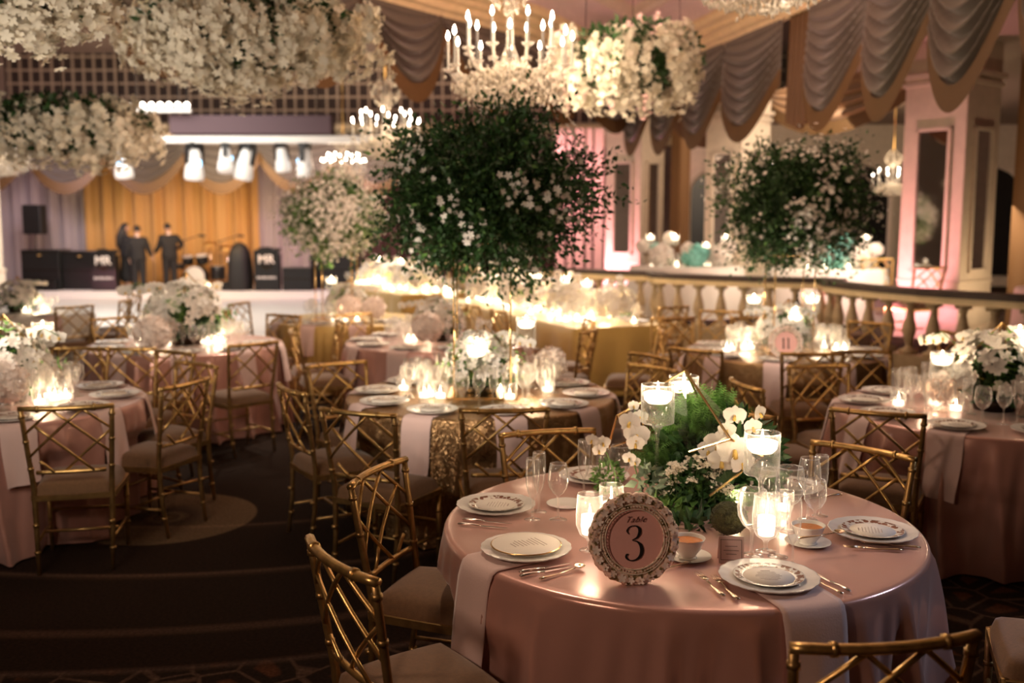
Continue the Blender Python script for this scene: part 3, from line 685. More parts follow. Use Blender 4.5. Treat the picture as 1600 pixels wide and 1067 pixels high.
# ================================================================== tables (cloths)
def cloth(key, mat, label, R=TR, seed=1, nf=17, amp=.17, z=.76):
    rr = random.Random(seed); th = [2*PI*(i+rr.uniform(-.32, .32))/nf for i in range(nf)]; wd = [rr.uniform(.03, .07) for _ in th]; am = [rr.uniform(.45, 1.1) for _ in th]
    ph = rr.uniform(0, 6)
    def fold(q):
        s = 0
        for a, w_, k in zip(th, wd, am):
            d = (q-a+PI) % (2*PI)-PI; s += k*math.exp(-abs(d/w_)**1.25)
        return s
    prof = [0, .3, .6, .8, .92, .97, 1.0]
    N = 420; rows = []; c = TB[key]; near = []
    for ch in [o for o in COL.objects if o.name.startswith('dining_chair') and (o.location.xy-Vector(c)).length < 1.5 and o.location.z < .1]:
        near.append(((ch.location.x-c[0], ch.location.y-c[1]), ch.rotation_euler[2]))
    def chlimit(q):
        best = 9; dx, dy = math.cos(q), math.sin(q)
        for (lx, ly), rz in near:
            # slab test of the ray against the seat footprint
            ca, sa = math.cos(-rz), math.sin(-rz); ox, oy = -lx*ca+ly*sa, -lx*sa-ly*ca; ex, ey = dx*ca-dy*sa, dx*sa+dy*ca; t0, t1 = 0, 9
            for o_, e_, hw in ((ox, ex, .245), (oy, ey, .245)):
                if abs(e_) < 1e-6:
                    if abs(o_) > hw: t1 = -1
                    continue
                a_, b_ = (-hw-o_)/e_, (hw-o_)/e_; t0 = max(t0, min(a_, b_)); t1 = min(t1, max(a_, b_))
            if t1 > t0: best = min(best, t0)
        return best
    LIM = [chlimit(2*PI*j/N) for j in range(N)]
    LIM = [min(LIM[(j+k) % N]+abs(k)*.035 for k in range(-8, 9)) for j in range(N)]
    for p in prof: rows.append([(R*p*math.cos(2*PI*j/N), R*p*math.sin(2*PI*j/N), z) for j in range(N)])
    for k in range(1, 5):
        a = k/4*PI/2; rows.append([((R+.022*math.sin(a))*math.cos(2*PI*j/N), (R+.022*math.sin(a))*math.sin(2*PI*j/N), z-.022*(1-math.cos(a))) for j in range(N)])
    K = 30
    for k in range(1, K+1):
        t = k/K; row = []
        for j in range(N):
            q = 2*PI*j/N; q2 = q+.04*math.sin(t*3+q*2+ph)*t
            r = R+.022+t**.5*(.012+amp*fold(q2)*(.45+.55*t)-.02*math.sin(q*5+ph)*t)
            r += .006*math.sin(q*46+3*math.sin(q*7)+t*4)*min(1, t*4)*(1-t*.4)
            zz = (z-.022)*(1-t)+.012*t; bl = min(1, max(0, (.60-zz)/.09)); r = r+(min(r, max(.42, LIM[j]-.015))-r)*bl
            row.append((r*math.cos(q), r*math.sin(q), (z-.022)*(1-t)+.012*t))
        rows.append(row)
    mb = MB(); vs = [v for r in rows for v in r]; n = len(rows)
    fs = [(i*N+j, i*N+(j+1) % N, (i+1)*N+(j+1) % N, (i+1)*N+j) for i in range(1, n-1) for j in range(N)]
    vs.append((0, 0, z)); fs += [(len(vs)-1, N+(j+1) % N, N+j) for j in range(N)]
    mb.add(vs, fs); c = TB[key]; o = mb.build('tablecloth', mat, loc=(c[0], c[1], 0)); tag(o, label, 'tablecloth'); return o
cloth('hero', 'satin', 'rose pink satin cloth with deep folds on the nearest round table', seed=3)
cloth('gold', 'sequin', 'bronze sequined cloth on the round table under the large green tree', seed=5, amp=.10)
cloth('left', 'satin', 'pink satin cloth on the round table cut off by the left edge', seed=6)
cloth('right', 'satin', 'pink satin cloth on the round table cut off by the right edge', seed=8)
cloth('eleven', 'sequin', 'glittering sequined cloth on the round table with number 11', seed=9, amp=.10)
cloth('backleft', 'satin', 'pink satin cloth on the round table in front of the white dance floor', seed=10)
cloth('mid', 'satin', 'pale pink cloth on the round table directly behind the sequined table', seed=12)
cloth('bk', 'goldcloth', 'gold cloth on the round table under the white flowered tree', seed=13)
cloth('far', 'whitecloth', 'white cloth on the far left round table by the dance floor', seed=14)
# long rectangular gold tables
def longtable(c, L, W, rz, label, z=.76):
    def f(u, v): pass
    # perimeter with rounded corners and pleats
    per = []; N = 0
    pts = [(-L/2, -W/2), (L/2, -W/2), (L/2, W/2), (-L/2, W/2)]
    for i in range(4):
        a = Vector(pts[i]); b = Vector(pts[(i+1) % 4]); n = int((b-a).length/.03); d = (b-a).normalized(); o = Vector((d.y, -d.x))
        for k in range(n): per.append((a.lerp(b, k/n), o))
    N = len(per); rows = []
    for t in (0, .03, .2, .5, .8, 1.0):
        row = []
        for j, (p, o) in enumerate(per):
            k = (.02 if t > 0 else 0)+.028*t*(1+math.sin(j*.42+1.2*math.sin(j*.05)))*1.1
            q = p+o*k; row.append((q.x, q.y, z-(z-.01)*t))
        rows.append(row)
    vs = [v for r in rows for v in r]; fs = [(i*N+j, i*N+(j+1) % N, (i+1)*N+(j+1) % N, (i+1)*N+j) for i in range(5) for j in range(N)]+[tuple(range(N))]
    o = MB().add(vs, fs).build('tablecloth', 'goldcloth', loc=(c[0], c[1], 0)); o.rotation_euler = (0, 0, rz); autos(o, 50); tag(o, label, 'tablecloth'); return o
LT1 = ((.33, 12.75), 4.4, 1.12, math.radians(113)); LT2 = ((-2.0, 17.3), 3.4, 1.2, math.radians(118))
longtable(*LT1, 'mustard gold cloth on the long table behind the sequined table, crowded with glowing glass')
longtable(*LT2, 'gold cloth on the second long table, farther left and behind')
for k, (p1, p2) in enumerate([((1.43, 10.05), (1.86, 10.12)), ((2.12, 10.9), (2.45, 10.75)), ((1.75, 11.3), (1.98, 11.45)), ((1.36, 9.05), (1.3, 8.65))]):
    chair_rail(p1, p2, [(1.0, 11.2), (1.0, 11.2), (1.0, 11.6), (.2, 9.0)][k], 'gold chair at the right end of the long gold table, '+['nearest and square-on', 'right of the others', 'farthest of the group', 'edge-on beside the cloth corner'][k])
for k in range(4):
    a = LT1[3]; u = Vector((math.cos(a), math.sin(a))); n = Vector((-u.y, u.x)); p = Vector(LT1[0])+u*(-1.5+k*.8)+n*.9
    if any(o.name.startswith('dining_chair') and (o.location.xy-p).length < .56 for o in COL.objects): continue
    place('chair', CHAIR, (p.x, p.y, 0), a+PI, 'gold chair on the left side of the long gold table, '+['nearest of four', 'second of four', 'third of four', 'farthest of four'][k], 'chair')

# ================================================================== table ware
def make_charger():
    def wob(q, i): return (.022*abs(math.sin(q*9)) if i >= 3 else 0)
    m = MB().lathe([(.001, .004), (.085, .004), (.10, .008), (.125, .013), (.150, .018), (.153, .019), (.150, .014), (.10, .002), (.085, 0), (.001, 0)], 72, wob=wob)
    return m.build('charger_plate', 'porcelain')
def make_plate():
    root = MB().lathe([(.001, .003), (.07, .003), (.082, .007), (.108, .013), (.110, .0125), (.082, .003), (.06, 0), (.001, 0)], 56).build('dinner_plate', 'plate'); return root
def make_menu(r=.080):
    o = MB().lathe([(.001, .0012), (r, .0012), (r, 0), (.001, 0)], 40).build('menu_card', 'paper')
    mb = MB()
    for k in range(7):
        wd = (.085-.006*abs(k-3))*rnd.uniform(.6, 1); mb.box((0, .035-k*.011, .0016), (wd, .0016, .0006))
    mb.box((0, .048, .0016), (.03, .004, .0006)); mb.build('printed_lines', 'ink_pale', o, smooth=False); return o
CHARGER = make_charger(); PLATE = make_plate(); MENU = make_menu()
def bigmenu():
    o = MB().lathe([(.001, .004), (.118, .004), (.121, .002), (.118, 0), (.001, 0)], 56).build('menu_card', 'paper')
    MB().lathe([(.1175, .0045), (.1215, .003), (.1215, .0015)], 56).build('gold_rim', 'gold_thin', o)
    mb = MB()
    for k in range(9):
        wd = rnd.uniform(.05, .13)*(1-.08*abs(k-4)); mb.box((rnd.uniform(-.01, .01), .055-k*.013, .0046), (wd, .0022, .0006))
    mb.build('printed_lines', 'ink_pale', o, smooth=False); return o
def glassobj(name, prof, n=28): return MB().lathe(prof, n).build(name, 'glass')
WINE = glassobj('wine_glass', [(.001, .003), (.034, .001), (.030, .003), (.006, .007), (.0042, .02), (.0038, .085), (.006, .094), (.02, .105), (.035, .128), (.040, .152), (.037, .185), (.031, .218), (.0300, .219), (.0305, .214)])
BIGW = glassobj('water_goblet', [(.001, .003), (.036, .001), (.030, .003), (.008, .007), (.005, .02), (.0045, .07), (.008, .08), (.028, .095), (.043, .122), (.046, .15), (.043, .185), (.039, .205), (.038, .206), (.0385, .201)])
FLUTE = glassobj('champagne_flute', [(.001, .003), (.031, .001), (.025, .003), (.006, .007), (.0038, .02), (.0036, .07), (.006, .08), (.016, .10), (.024, .135), (.0265, .17), (.026, .21), (.024, .238), (.0232, .239), (.0238, .234)])
def make_votive():
    root = empty('votive_candle')
    MB().lathe([(.001, .003), (.028, .003), (.034, .02), (.037, .05), (.036, .085), (.0345, .086), (.035, .081)], 24).build('glass_cup', 'glass', root)
    c = MB().lathe([(.001, .008), (.024, .008), (.024, .03), (.001, .031)], 20).build('candle', 'wax', root)
    MB().lathe([(.0005, .032), (.0035, .037), (.0042, .042), (.002, .052), (.0003, .06)], 8).build('flame', 'flame', c); return root
VOTIVE = make_votive()
def make_floater(h=.33, r=.066, ch=.155):
    root = empty('candle_stand')
    MB().lathe([(.001, .004), (.052, .001), (.045, .005), (.010, .008), (.0065, .03), (.0065, h-.06), (.010, h-.03), (.026, h-.01), (r-.004, h), (r, h+.004), (r, h+ch), (r-.003, h+ch+.001), (r-.003, h+ch-.006)], 36).build('stemmed_glass', 'glass', root)
    MB().lathe([(.001, h+.009), (r-.004, h+.009), (r-.004, h+ch*.58), (.001, h+ch*.58)], 32).build('water_fill', 'water', root)
    c = MB().lathe([(.001, h+ch*.52), (r*.6, h+ch*.52), (r*.82, h+ch*.62), (r*.86, h+ch*.78), (r*.7, h+ch*.80), (.001, h+ch*.79)], 28).build('floating_candle', 'wax', root)
    MB().lathe([(.0005, h+ch*.82), (.005, h+ch*.86), (.006, h+ch*.90), (.003, h+ch*.99), (.0003, h+ch*1.08)], 8).build('flame', 'flame', c); return root
FLOAT = make_floater(); FLOATS = make_floater(.20)
def make_bowl():
    root = empty('soup_bowl')
    MB().lathe([(.001, .004), (.03, .004), (.032, 0), (.026, .0), (.028, .008), (.044, .03), (.056, .062), (.0585, .068), (.056, .067), (.042, .032), (.02, .014), (.001, .012)], 36).build('bowl', 'porcelain', root)
    MB().lathe([(.001, .056), (.03, .057), (.0525, .056)], 28).build('soup', 'soup', root); return root
BOWL = make_bowl()
SAUCER = MB().lathe([(.001, .003), (.05, .003), (.078, .012), (.080, .012), (.05, 0), (.001, 0)], 40).build('saucer', 'porcelain')
def cutlery(kind):
    mb = MB(); L = .2
    hp = [(0, -.5, .004), (0, -.42, .006), (0, -.25, .006), (0, -.05, .004)]
    if kind == 'knife':
        mb.tube([(0, L*p[1], p[2]) for p in hp], [.006, .0085, .0065, .005], 8, flat=.6)
        mb.add([(-.005, -.01, .003), (.005, -.01, .003), (.008, .04, .0035), (.006, .085, .004), (0, .10, .004), (-.005, .04, .0035), (0, .0, .0055), (.001, .085, .0048)], [(0, 1, 6), (1, 2, 6), (2, 7, 6), (2, 3, 7), (3, 4, 7), (4, 5, 7), (5, 6, 7), (5, 0, 6)])
    elif kind == 'fork':
        mb.tube([(0, -.10, .005), (0, -.08, .006), (0, -.02, .004), (0, .03, .009)], [.007, .009, .004, .0035], 8, flat=.4)
        mb.box((0, .04, .009), (.022, .022, .002))
        for k in range(4): mb.tube([(-.0095+k*.0063, .05, .009), (-.0095+k*.0063, .075, .007), (-.009+k*.006, .098, .010)], [.0016, .0015, .0008], 5)
    else:
        mb.tube([(0, -.10, .005), (0, -.08, .006), (0, -.02, .004), (0, .05, .008)], [.007, .008, .004, .0035], 8, flat=.4)
        mb.lathe([(.001, .006), (.012, .008), (.018, .012), (.019, .012), (.012, .006), (.001, .004)], 16, c=(0, .07, 0))
    return mb
KNIFE = cutlery('knife').build('table_knife', 'silver'); FORK = cutlery('fork').build('dinner_fork', 'goldcutlery'); SPOON = cutlery('spoon').build('soup_spoon', 'goldcutlery')
def napkin_mb(w=.19, inn=.22, drop=.34, R=TR, seed=0):
    # local: table centre at origin, napkin along +x over the edge
    rr = random.Random(seed); ph = rr.uniform(0, 6); zt = .7655
    path = [(R-inn, zt), (R-.05, zt), (R+.005, zt-.001), (R+.026, zt-.012), (R+.036, zt-.035)]
    K = 12
    for k in range(1, K+1): t = k/K; path.append((R+.040+.05*t, zt-.035-(drop-.035)*t))
    vs = []; nw = 10; off = 0
    for i, (r, z) in enumerate(path):
        t = max(0, (i-4)/K)
        for j in range(nw+1):
            u = j/nw-.5; rip = .010*math.sin(u*9+ph+t*2)*t
            yy = u*w*(1-.08*t)+.01*math.sin(t*3+ph)*t; rr_ = r+rip
            # follow table curvature
            rr_ = rr_-(R-math.sqrt(max(R*R-yy*yy, .01)))*min(1, i/3)
            vs.append((rr_, yy, z-(.02*(u+.5) if i == len(path)-1 else 0)*math.sin(ph)))
    fs = [(i*(nw+1)+j, i*(nw+1)+j+1, (i+1)*(nw+1)+j+1, (i+1)*(nw+1)+j) for i in range(len(path)-1) for j in range(nw)]
    return MB().add(vs, fs)
NAPS = {}
ZT = .761
def setting(key, deg, wares=('charger', 'plate', 'menu', 'napkin'), r=None, drop=.34, menu=None, glasses=3):
    c = TB[key]; a = math.radians(deg); r = r or .69; x, y = c[0]+r*math.cos(a), c[1]+r*math.sin(a); where = 'at the %s of the %s' % (sect(deg), TD[key]); rz = a+PI/2
    if 'napkin' in wares:
        s = rnd.randrange(4)
        if (s, drop) not in NAPS: NAPS[(s, drop)] = napkin_mb(seed=s, drop=drop).build('napkin', 'napkin')
        place('nap%d%s' % (s, drop), NAPS[(s, drop)], (c[0], c[1], 0), a, 'pale pink napkin '+where, 'napkin')
    place('charger', CHARGER, (x, y, ZT+.006), rz, 'scalloped charger '+where, 'plate')
    if 'plate' in wares:
        place('plate', PLATE, (x, y, ZT+.013), rz, 'brown rimmed plate '+where, 'plate')
        if 'menu' in wares: place('menu', MENU, (x, y, ZT+.018), rz, 'round menu card '+where, 'menu card')
    if glasses:
        for k in range(glasses):
            q = a+(-.22+.2*k); rr = r-.22-.05*(k % 2); p = (c[0]+rr*math.cos(q), c[1]+rr*math.sin(q), ZT)
            kind = (WINE, FLUTE, BIGW)[k]; nm = ('wine glass', 'champagne flute', 'water goblet')[k]
            place(nm, kind, p, 0, 'clear %s %s' % (nm, where), 'glass')
# generic tables
for d in (-113, -77, -41, -5, 31, 67, 103, 139, 175, 211): setting('gold', d, glasses=3)
for d in (-92, -56, -20, 16, 52, 88): setting('left', d)
for d in (160, 196, -128, -92, -56, 124): setting('right', d)
for d in (-110, -74, -38, -146, 178, 142, 0, 36): setting('eleven', d)
for d in (-110, -74, -38, -146, 178, 0): setting('backleft', d)
for d in (-110, -146, 178, 142, -74, -20): setting('mid', d)
for d in (-110, -74, -38, -146, 178): setting('bk', d, glasses=2)
for d in (-110, -74, -38): setting('far', d, glasses=1)
# hero table settings
HC = TB['hero']
def hero_plate(p, desc, menu='m', plate=True, rz=0):
    place('charger', CHARGER, (p[0], p[1], ZT+.006), rz, 'white scalloped charger plate '+desc, 'plate')
    if menu == 'big': o = bigmenu(); o.location = (p[0], p[1], ZT+.03); o.rotation_euler = (0, 0, rz); tag(o, 'round cream menu card with gold rim covering the charger '+desc, 'menu card'); return
    if plate: place('plate', PLATE, (p[0], p[1], ZT+.013), rz, 'white plate with brown leafy rim '+desc, 'plate')
    place('menu', MENU, (p[0], p[1], ZT+.018), rz, 'round printed menu card '+desc, 'menu card')
hero_plate((-.063, 3.80), 'at the left end of the number 3 table', rz=math.radians(-100))
hero_plate((.048, 3.276), 'left of the number 3 frame', 'big', rz=math.radians(-60))
hero_plate((.805, 3.00), 'at the front of the number 3 table', rz=0)
hero_plate((1.30, 3.47), 'at the right end of the number 3 table', rz=math.radians(75))
hero_plate((.36, 4.25), 'at the back of the number 3 table', rz=PI)
hero_plate((1.15, 4.08), 'at the back right of the number 3 table', rz=math.radians(140))
def hero_nap(deg, desc, drop, seed, w=.2):
    o = napkin_mb(w=w, drop=drop, seed=seed, inn=.2).build('napkin', 'napkin', loc=(HC[0], HC[1], 0)); o.rotation_euler = (0, 0, math.radians(deg)); solid(o, .004); tag(o, 'pale pink linen napkin '+desc, 'napkin')
hero_nap(-147, 'under the plate left of the number 3 frame', .40, 2, .19); hero_nap(-73, 'under the front plate', .46, 1, .21)
def lay(kind, obj, p1, p2, label, cat):
    a = at(*p1, Z=ZT); b = at(*p2, Z=ZT); m = (a+b)/2; d = b-a
    place(kind, obj, (m.x, m.y, ZT+.002), math.atan2(d.y, d.x)-PI/2, label, cat)
lay('knife', KNIFE, (802, 905), (905, 884), 'lowest silver knife left of the number 3 frame', 'knife')
lay('knife', KNIFE, (806, 898), (900, 880), 'upper silver knife left of the number 3 frame', 'knife')
lay('spoon', SPOON, (835, 910), (925, 884), 'spoon lying beside the two knives left of the number 3 frame', 'spoon')
lay('knife', KNIFE, (706, 812), (820, 822), 'silver knife before the plate at the left end', 'knife')
lay('knife', KNIFE, (712, 820), (800, 828), 'second silver knife before the plate at the left end', 'knife')
lay('fork', FORK, (1135, 938), (1085, 895), 'inner dinner fork left of the front plate', 'fork')
lay('fork', FORK, (1160, 946), (1108, 898), 'longer dinner fork nearest the front plate', 'fork')
lay('knife', KNIFE, (1330, 928), (1262, 892), 'silver knife right of the front plate', 'knife')
lay('spoon', SPOON, (1318, 932), (1250, 896), 'silver spoon right of the front plate', 'spoon')
lay('fork', FORK, (1410, 862), (1318, 858), 'dinner fork before the plate at the right end', 'fork')
lay('fork', FORK, (1436, 858), (1345, 850), 'second fork before the plate at the right end', 'fork')
lay('spoon', SPOON, (1062, 885), (1022, 895), 'spoon beside the bowl behind the number 3 frame', 'spoon')
lay('knife', KNIFE, (1312, 775), (1255, 782), 'knife at the back right of the number 3 table', 'knife')
def bowl(p, desc):
    q = at(*p, Z=ZT); place('saucer', SAUCER, (q.x, q.y, ZT), 0, 'white saucer under the bowl '+desc, 'saucer'); place('bowl', BOWL, (q.x, q.y, ZT+.004), 0, 'small white bowl of orange soup '+desc, 'bowl')
bowl((1262, 850), 'in front of the flutes on the right'); bowl((1074, 872), 'behind the number 3 frame')
q = at(885, 790, Z=ZT); place('saucer', SAUCER, (q.x, q.y, ZT), 0, 'empty white saucer behind the wine glass at the left', 'saucer')
place('spoon', SPOON, tuple(at(1285, 838, Z=.82)), math.radians(-70), 'spoon resting in the soup bowl on the right', 'spoon')
def gl(kind, obj, px, py, desc, sc=None):
    q = at(px, py, Z=ZT); place(kind, obj, (q.x, q.y, ZT), 0, 'clear %s %s' % (kind, desc), 'glass', None, sc)
gl('champagne flute', FLUTE, 832, 812, 'at the left, beside the left end plate'); gl('wine glass', WINE, 872, 812, 'right of the left flute')
gl('champagne flute', FLUTE, 842, 800, 'just behind the left flute')
gl('champagne flute', FLUTE, 912, 776, 'behind the votive, leftmost of the back group'); gl('wine glass', WINE, 938, 778, 'in the middle of the back group'); gl('water goblet', BIGW, 968, 772, 'at the right of the back group')
gl('water goblet', BIGW, 1174, 868, 'leftmost of the right-hand group', 1.12); gl('wine glass', WINE, 1215, 870, 'behind the front plate'); gl('champagne flute', FLUTE, 1238, 884, 'foremost of the right-hand group', .95)
gl('water goblet', BIGW, 1232, 828, 'tall one behind the soup bowl', 1.15); gl('wine glass', WINE, 1262, 812, 'behind the soup bowl, smaller', 1.1); gl('water goblet', BIGW, 1272, 826, 'rightmost of the right-hand group', .9); gl('champagne flute', FLUTE, 1281, 806, 'tallest at the right')
gl('wine glass', WINE, 1200, 822, 'hidden among the candle glasses')
VLAB = []
def vot(px, py, desc, sc=1.0):
    q = at(px, py, Z=ZT); place('votive', VOTIVE, (q.x, q.y, ZT), 0, 'lit votive candle in a glass cup '+desc, 'candle', None, sc)
    point('candle_light', (q.x, q.y, ZT+.075*sc), .55, CANDLE, .02)
# stemmed hurricane beside the frame
def make_hurricane():
    root = empty('hurricane_candle')
    MB().lathe([(.001, .003), (.035, .001), (.03, .004), (.008, .006), (.007, .03), (.012, .042), (.034, .058), (.047, .09), (.048, .13), (.043, .20), (.0415, .201), (.042, .195)], 32).build('stemmed_glass', 'glass', root)
    c = MB().lathe([(.001, .056), (.026, .060), (.03, .085), (.029, .125), (.001, .126)], 24).build('candle', 'wax', root)
    MB().lathe([(.0005, .128), (.004, .134), (.005, .14), (.002, .155), (.0003, .165)], 8).build('flame', 'flame', c); return root
HUR = make_hurricane()
q = at(921, 860, Z=ZT); place('hurricane', HUR, (q.x, q.y, ZT), 0, 'glowing stemmed candle glass left of the number 3 frame', 'candle'); point('candle_light', (q.x, q.y, ZT+.17), .8, CANDLE)
q = at(1196, 862, Z=ZT); place('hurricane', HUR, (q.x, q.y, ZT), 0, 'glowing stemmed candle glass among the right-hand glasses', 'candle'); point('candle_light', (q.x, q.y, ZT+.17), .8, CANDLE)
vot(955, 800, 'in front of the back glass group', 1.3); vot(1150, 800, 'right of the flower arrangement'); vot(1225, 800, 'behind the right-hand glasses')
q = at(1025, 787, Z=ZT); place('floater', FLOAT, (q.x, q.y, ZT), 0, 'tallest stemmed glass with floating candle, left of the ferns', 'candle'); point('candle_light', (q.x, q.y, 1.265), 2.2, CANDLE)
place('floater', FLOAT, (.74, 4.22, ZT), 0, 'floating candle glass half hidden behind the ferns', 'candle', None, .96); point('candle_light', (.74, 4.22, 1.25), 1.6, CANDLE)
q = at(1187, 822, Z=ZT); place('floaters', FLOATS, (q.x, q.y, ZT), 0, 'shorter stemmed glass with floating candle, right of the orchids', 'candle'); point('candle_light', (q.x, q.y, 1.13), 1.8, CANDLE)
# place card
q = at(1142, 878, Z=ZT); root = empty('place_card', (q.x, q.y, ZT), math.radians(-6)); 
MB().box((0, 0, .042), (.082, .003, .088), rx=math.radians(-12)).build('card', 'placecard', root, smooth=False)
MB().box((0, .028, .040), (.082, .003, .086), rx=math.radians(20)).build('back_leaf', 'placecard', root, smooth=False)
mb = MB()
for dx, dz, a, b in ((0, .033, .068, .0015), (0, -.033, .068, .0015), (-.034, 0, .0015, .068), (.034, 0, .0015, .068), (0, .012, .04, .0015), (0, -.002, .05, .0015), (0, -.014, .034, .0015)):
    z = .042+dz*math.cos(math.radians(12)); mb.box((dx, -.0018+dz*math.sin(math.radians(12)), z), (a, .0008, b), rx=math.radians(-12))
mb.build('printed_border', 'ink_brown', root, smooth=False); tag(root, 'small blush folded card behind the front plate, right of the number 3 frame', 'card')

# ------------------------------------------------------------------ number frames
def textmesh(fc):
    t = bpy.data.objects.new('lettering', fc); COL.objects.link(t); bpy.context.view_layer.update()
    me = bpy.data.meshes.new_from_object(t.evaluated_get(bpy.context.evaluated_depsgraph_get())); bpy.data.objects.remove(t)
    o = bpy.data.objects.new('lettering', me); COL.objects.link(o); return o
def number_frame(loc, rz, tilt, digits, label, scale=1.0):
    root = empty('table_number_frame', loc, rz); root.rotation_euler = (tilt, 0, rz); root.scale = (scale,)*3
    cz = .150
    def ringpts(R, n, w): return None
    N = 220; vs = []; fs = []
    rows = [(.098, .004), (.104, -.010), (.113, -.014), (.119, -.006), (.124, -.012), (.137, -.018), (.148, -.006), (.150, .006), (.098, .010)]
    for i, (r, y) in enumerate(rows):
        for j in range(N):
            q = 2*PI*j/N; k = 1
            if 4 <= i <= 7: k = 1+(.035*abs(math.sin(q*8))+.02*abs(math.sin(q*20)))*(i-3)/4
            yy = y-(.006*math.sin(q*20)*math.sin(i*1.7) if 4 <= i <= 6 else 0)
            vs.append((r*k*math.cos(q), yy, cz+r*k*math.sin(q)))
    n = len(rows); fs = [(i*N+j, i*N+(j+1) % N, ((i+1) % n)*N+(j+1) % N, ((i+1) % n)*N+j) for i in range(n) for j in range(N)]
    MB().add(vs, fs).build('floral_rim', 'floralframe', root)
    m1 = MB()
    for j in range(64):
        q = 2*PI*j/64; m1.lathe([(.0001, -.003), (.0035, 0), (.0001, .003)], 6, c=(.1085*math.cos(q), -.016, cz+.1085*math.sin(q)))
    for r in (.101, .117): m1.tube([(r*math.cos(2*PI*j/60), -.0145, cz+r*math.sin(2*PI*j/60)) for j in range(61)], .0018, 5)
    m1.build('beaded_ring', 'petal_ivory', root)
    m2 = MB(); m2.add([(.1*math.cos(2*PI*j/48), -.002, cz+.1*math.sin(2*PI*j/48)) for j in range(48)], [tuple(range(48))]); card = m2.build('number_card', 'pinkpaper', root, smooth=False)
    MB().box((0, .002, .012), (.07, .03, .024)).build('foot', 'floralframe', root, smooth=False)
    MB().box((0, .055, .075), (.03, .004, .16), rx=math.radians(32)).build('easel', 'darkvase', root, smooth=False)
    # flower relief on the rim
    P = []; 
    for j in range(26):
        q = 2*PI*j/26; P.append((.136*math.cos(q), -.018, cz+.136*math.sin(q)))
    F = rotframes(len(P), np.array([[0, -1, 0]]*len(P)), .25); scatter('relief_flowers', 'petal_pink', P, F, RS.uniform(.011, .017, len(P)), BL_V, BL_F, root)
    if digits == 3:
        # a serif old-style 3 as a variable-width stroke
        pts = [(-.018, .028, .0012), (-.024, .040, .004), (-.014, .053, .0022), (.004, .056, .003), (.017, .048, .007), (.019, .033, .0085), (.010, .017, .005), (-.006, .008, .0018), (.010, .003, .004), (.022, -.010, .0085), (.025, -.028, .010), (.018, -.047, .0075), (.002, -.058, .004), (-.016, -.059, .003), (-.028, -.050, .0055), (-.027, -.040, .005), (-.020, -.038, .002)]
        def cr(P0, P1, P2, P3, t): return [0.5*((2*b)+(-a+c)*t+(2*a-5*b+4*c-d)*t*t+(-a+3*b-3*c+d)*t**3) for a, b, c, d in zip(P0, P1, P2, P3)]
        sm = []
        for i in range(len(pts)-1):
            a = pts[max(i-1, 0)]; d = pts[min(i+2, len(pts)-1)]
            for k in range(6): sm.append(cr(a, pts[i], pts[i+1], d, k/6))
        sm.append(list(pts[-1])); mb = MB(); vs = []
        for i, (x, z, wd) in enumerate(sm):
            a = Vector(sm[max(i-1, 0)][:2]); b = Vector(sm[min(i+1, len(sm)-1)][:2]); t = (b-a).normalized(); nn = Vector((-t.y, t.x))*abs(wd)*.62
            vs += [(x+nn.x, -.0045, cz+z-.012+nn.y), (x-nn.x, -.0045, cz+z-.012-nn.y)]
        mb.add(vs, [(2*i, 2*i+1, 2*i+3, 2*i+2) for i in range(len(sm)-1)]); o = mb.build('numeral', 'ink', card, smooth=False); solid(o, .002)
        fc = bpy.data.curves.new('lettering', 'FONT'); fc.body = 'Table'; fc.size = .028; fc.offset = -.0002; fc.shear = .6; fc.align_x = 'CENTER'; fc.extrude = .0004; fc.space_character = 1.15
        fo = textmesh(fc); fo.parent = card; fo.location = (.004, -.0045, cz+.056); fo.rotation_euler = (PI/2, 0, 0); fo.data.materials.append(M['ink_brown'])
    else:
        mb = MB()
        for x in (-.022, .022):
            mb.box((x, -.005, cz-.005), (.013, .002, .095)); mb.box((x, -.005, cz-.046), (.024, .002, .005)); mb.box((x-.008, -.005, cz+.030), (.012, .002, .005), ry=.6)
        mb.build('numeral', 'ink_brown', card, smooth=False)
    tag(root, label, 'table number'); return root
q = at(992, 912, Z=ZT)
number_frame((q.x, q.y, ZT), math.radians(6), math.radians(-9), 3, 'round floral frame with pink card reading Table 3, on the satin table', .93)
q = at(1228, 562, Z=ZT); number_frame((q.x, q.y, ZT), 0, math.radians(-8), 11, 'round frame with pink card reading 11 on the sequined table behind', .93)

# ================================================================== flowers and greenery
def orchid_mesh():
    """phalaenopsis facing +z: three sepals, two broad petals, a small lip"""
    mb = MB()
    def petal(a, ln, wd, cup):
        def f(u, v):
            s = math.sin(PI*min(1, v*.93+.07))**.6; x = (u-.5)*2*wd*s; y = v*ln; z = cup*v*v-.25*abs(x)*0+.02*math.sin(u*9)*v
            z -= .18*x*x/max(wd, .01)
            return (x*math.cos(a)-y*math.sin(a), x*math.sin(a)+y*math.cos(a), z)
        mb.grid(f, 6, 6)
    for a in (0, 2.25, -2.25): petal(a, .9, .33, -.08)
    for a in (1.25, -1.25): petal(a, 1.0, .55, .10)
    if hasattr(mb, 'uv'): mb.uv = []
    return mb
ORC = orchid_mesh().mesh('orchid_flower', 'petal')
def lipmesh():
    mb = MB(); mb.tube([(0, 0, .02), (0, -.15, .2), (0, -.35, .22), (0, -.42, .1)], [.10, .13, .16, .05], 8)
    return mb.mesh('orchid_lip', 'lip')
LIP = lipmesh()
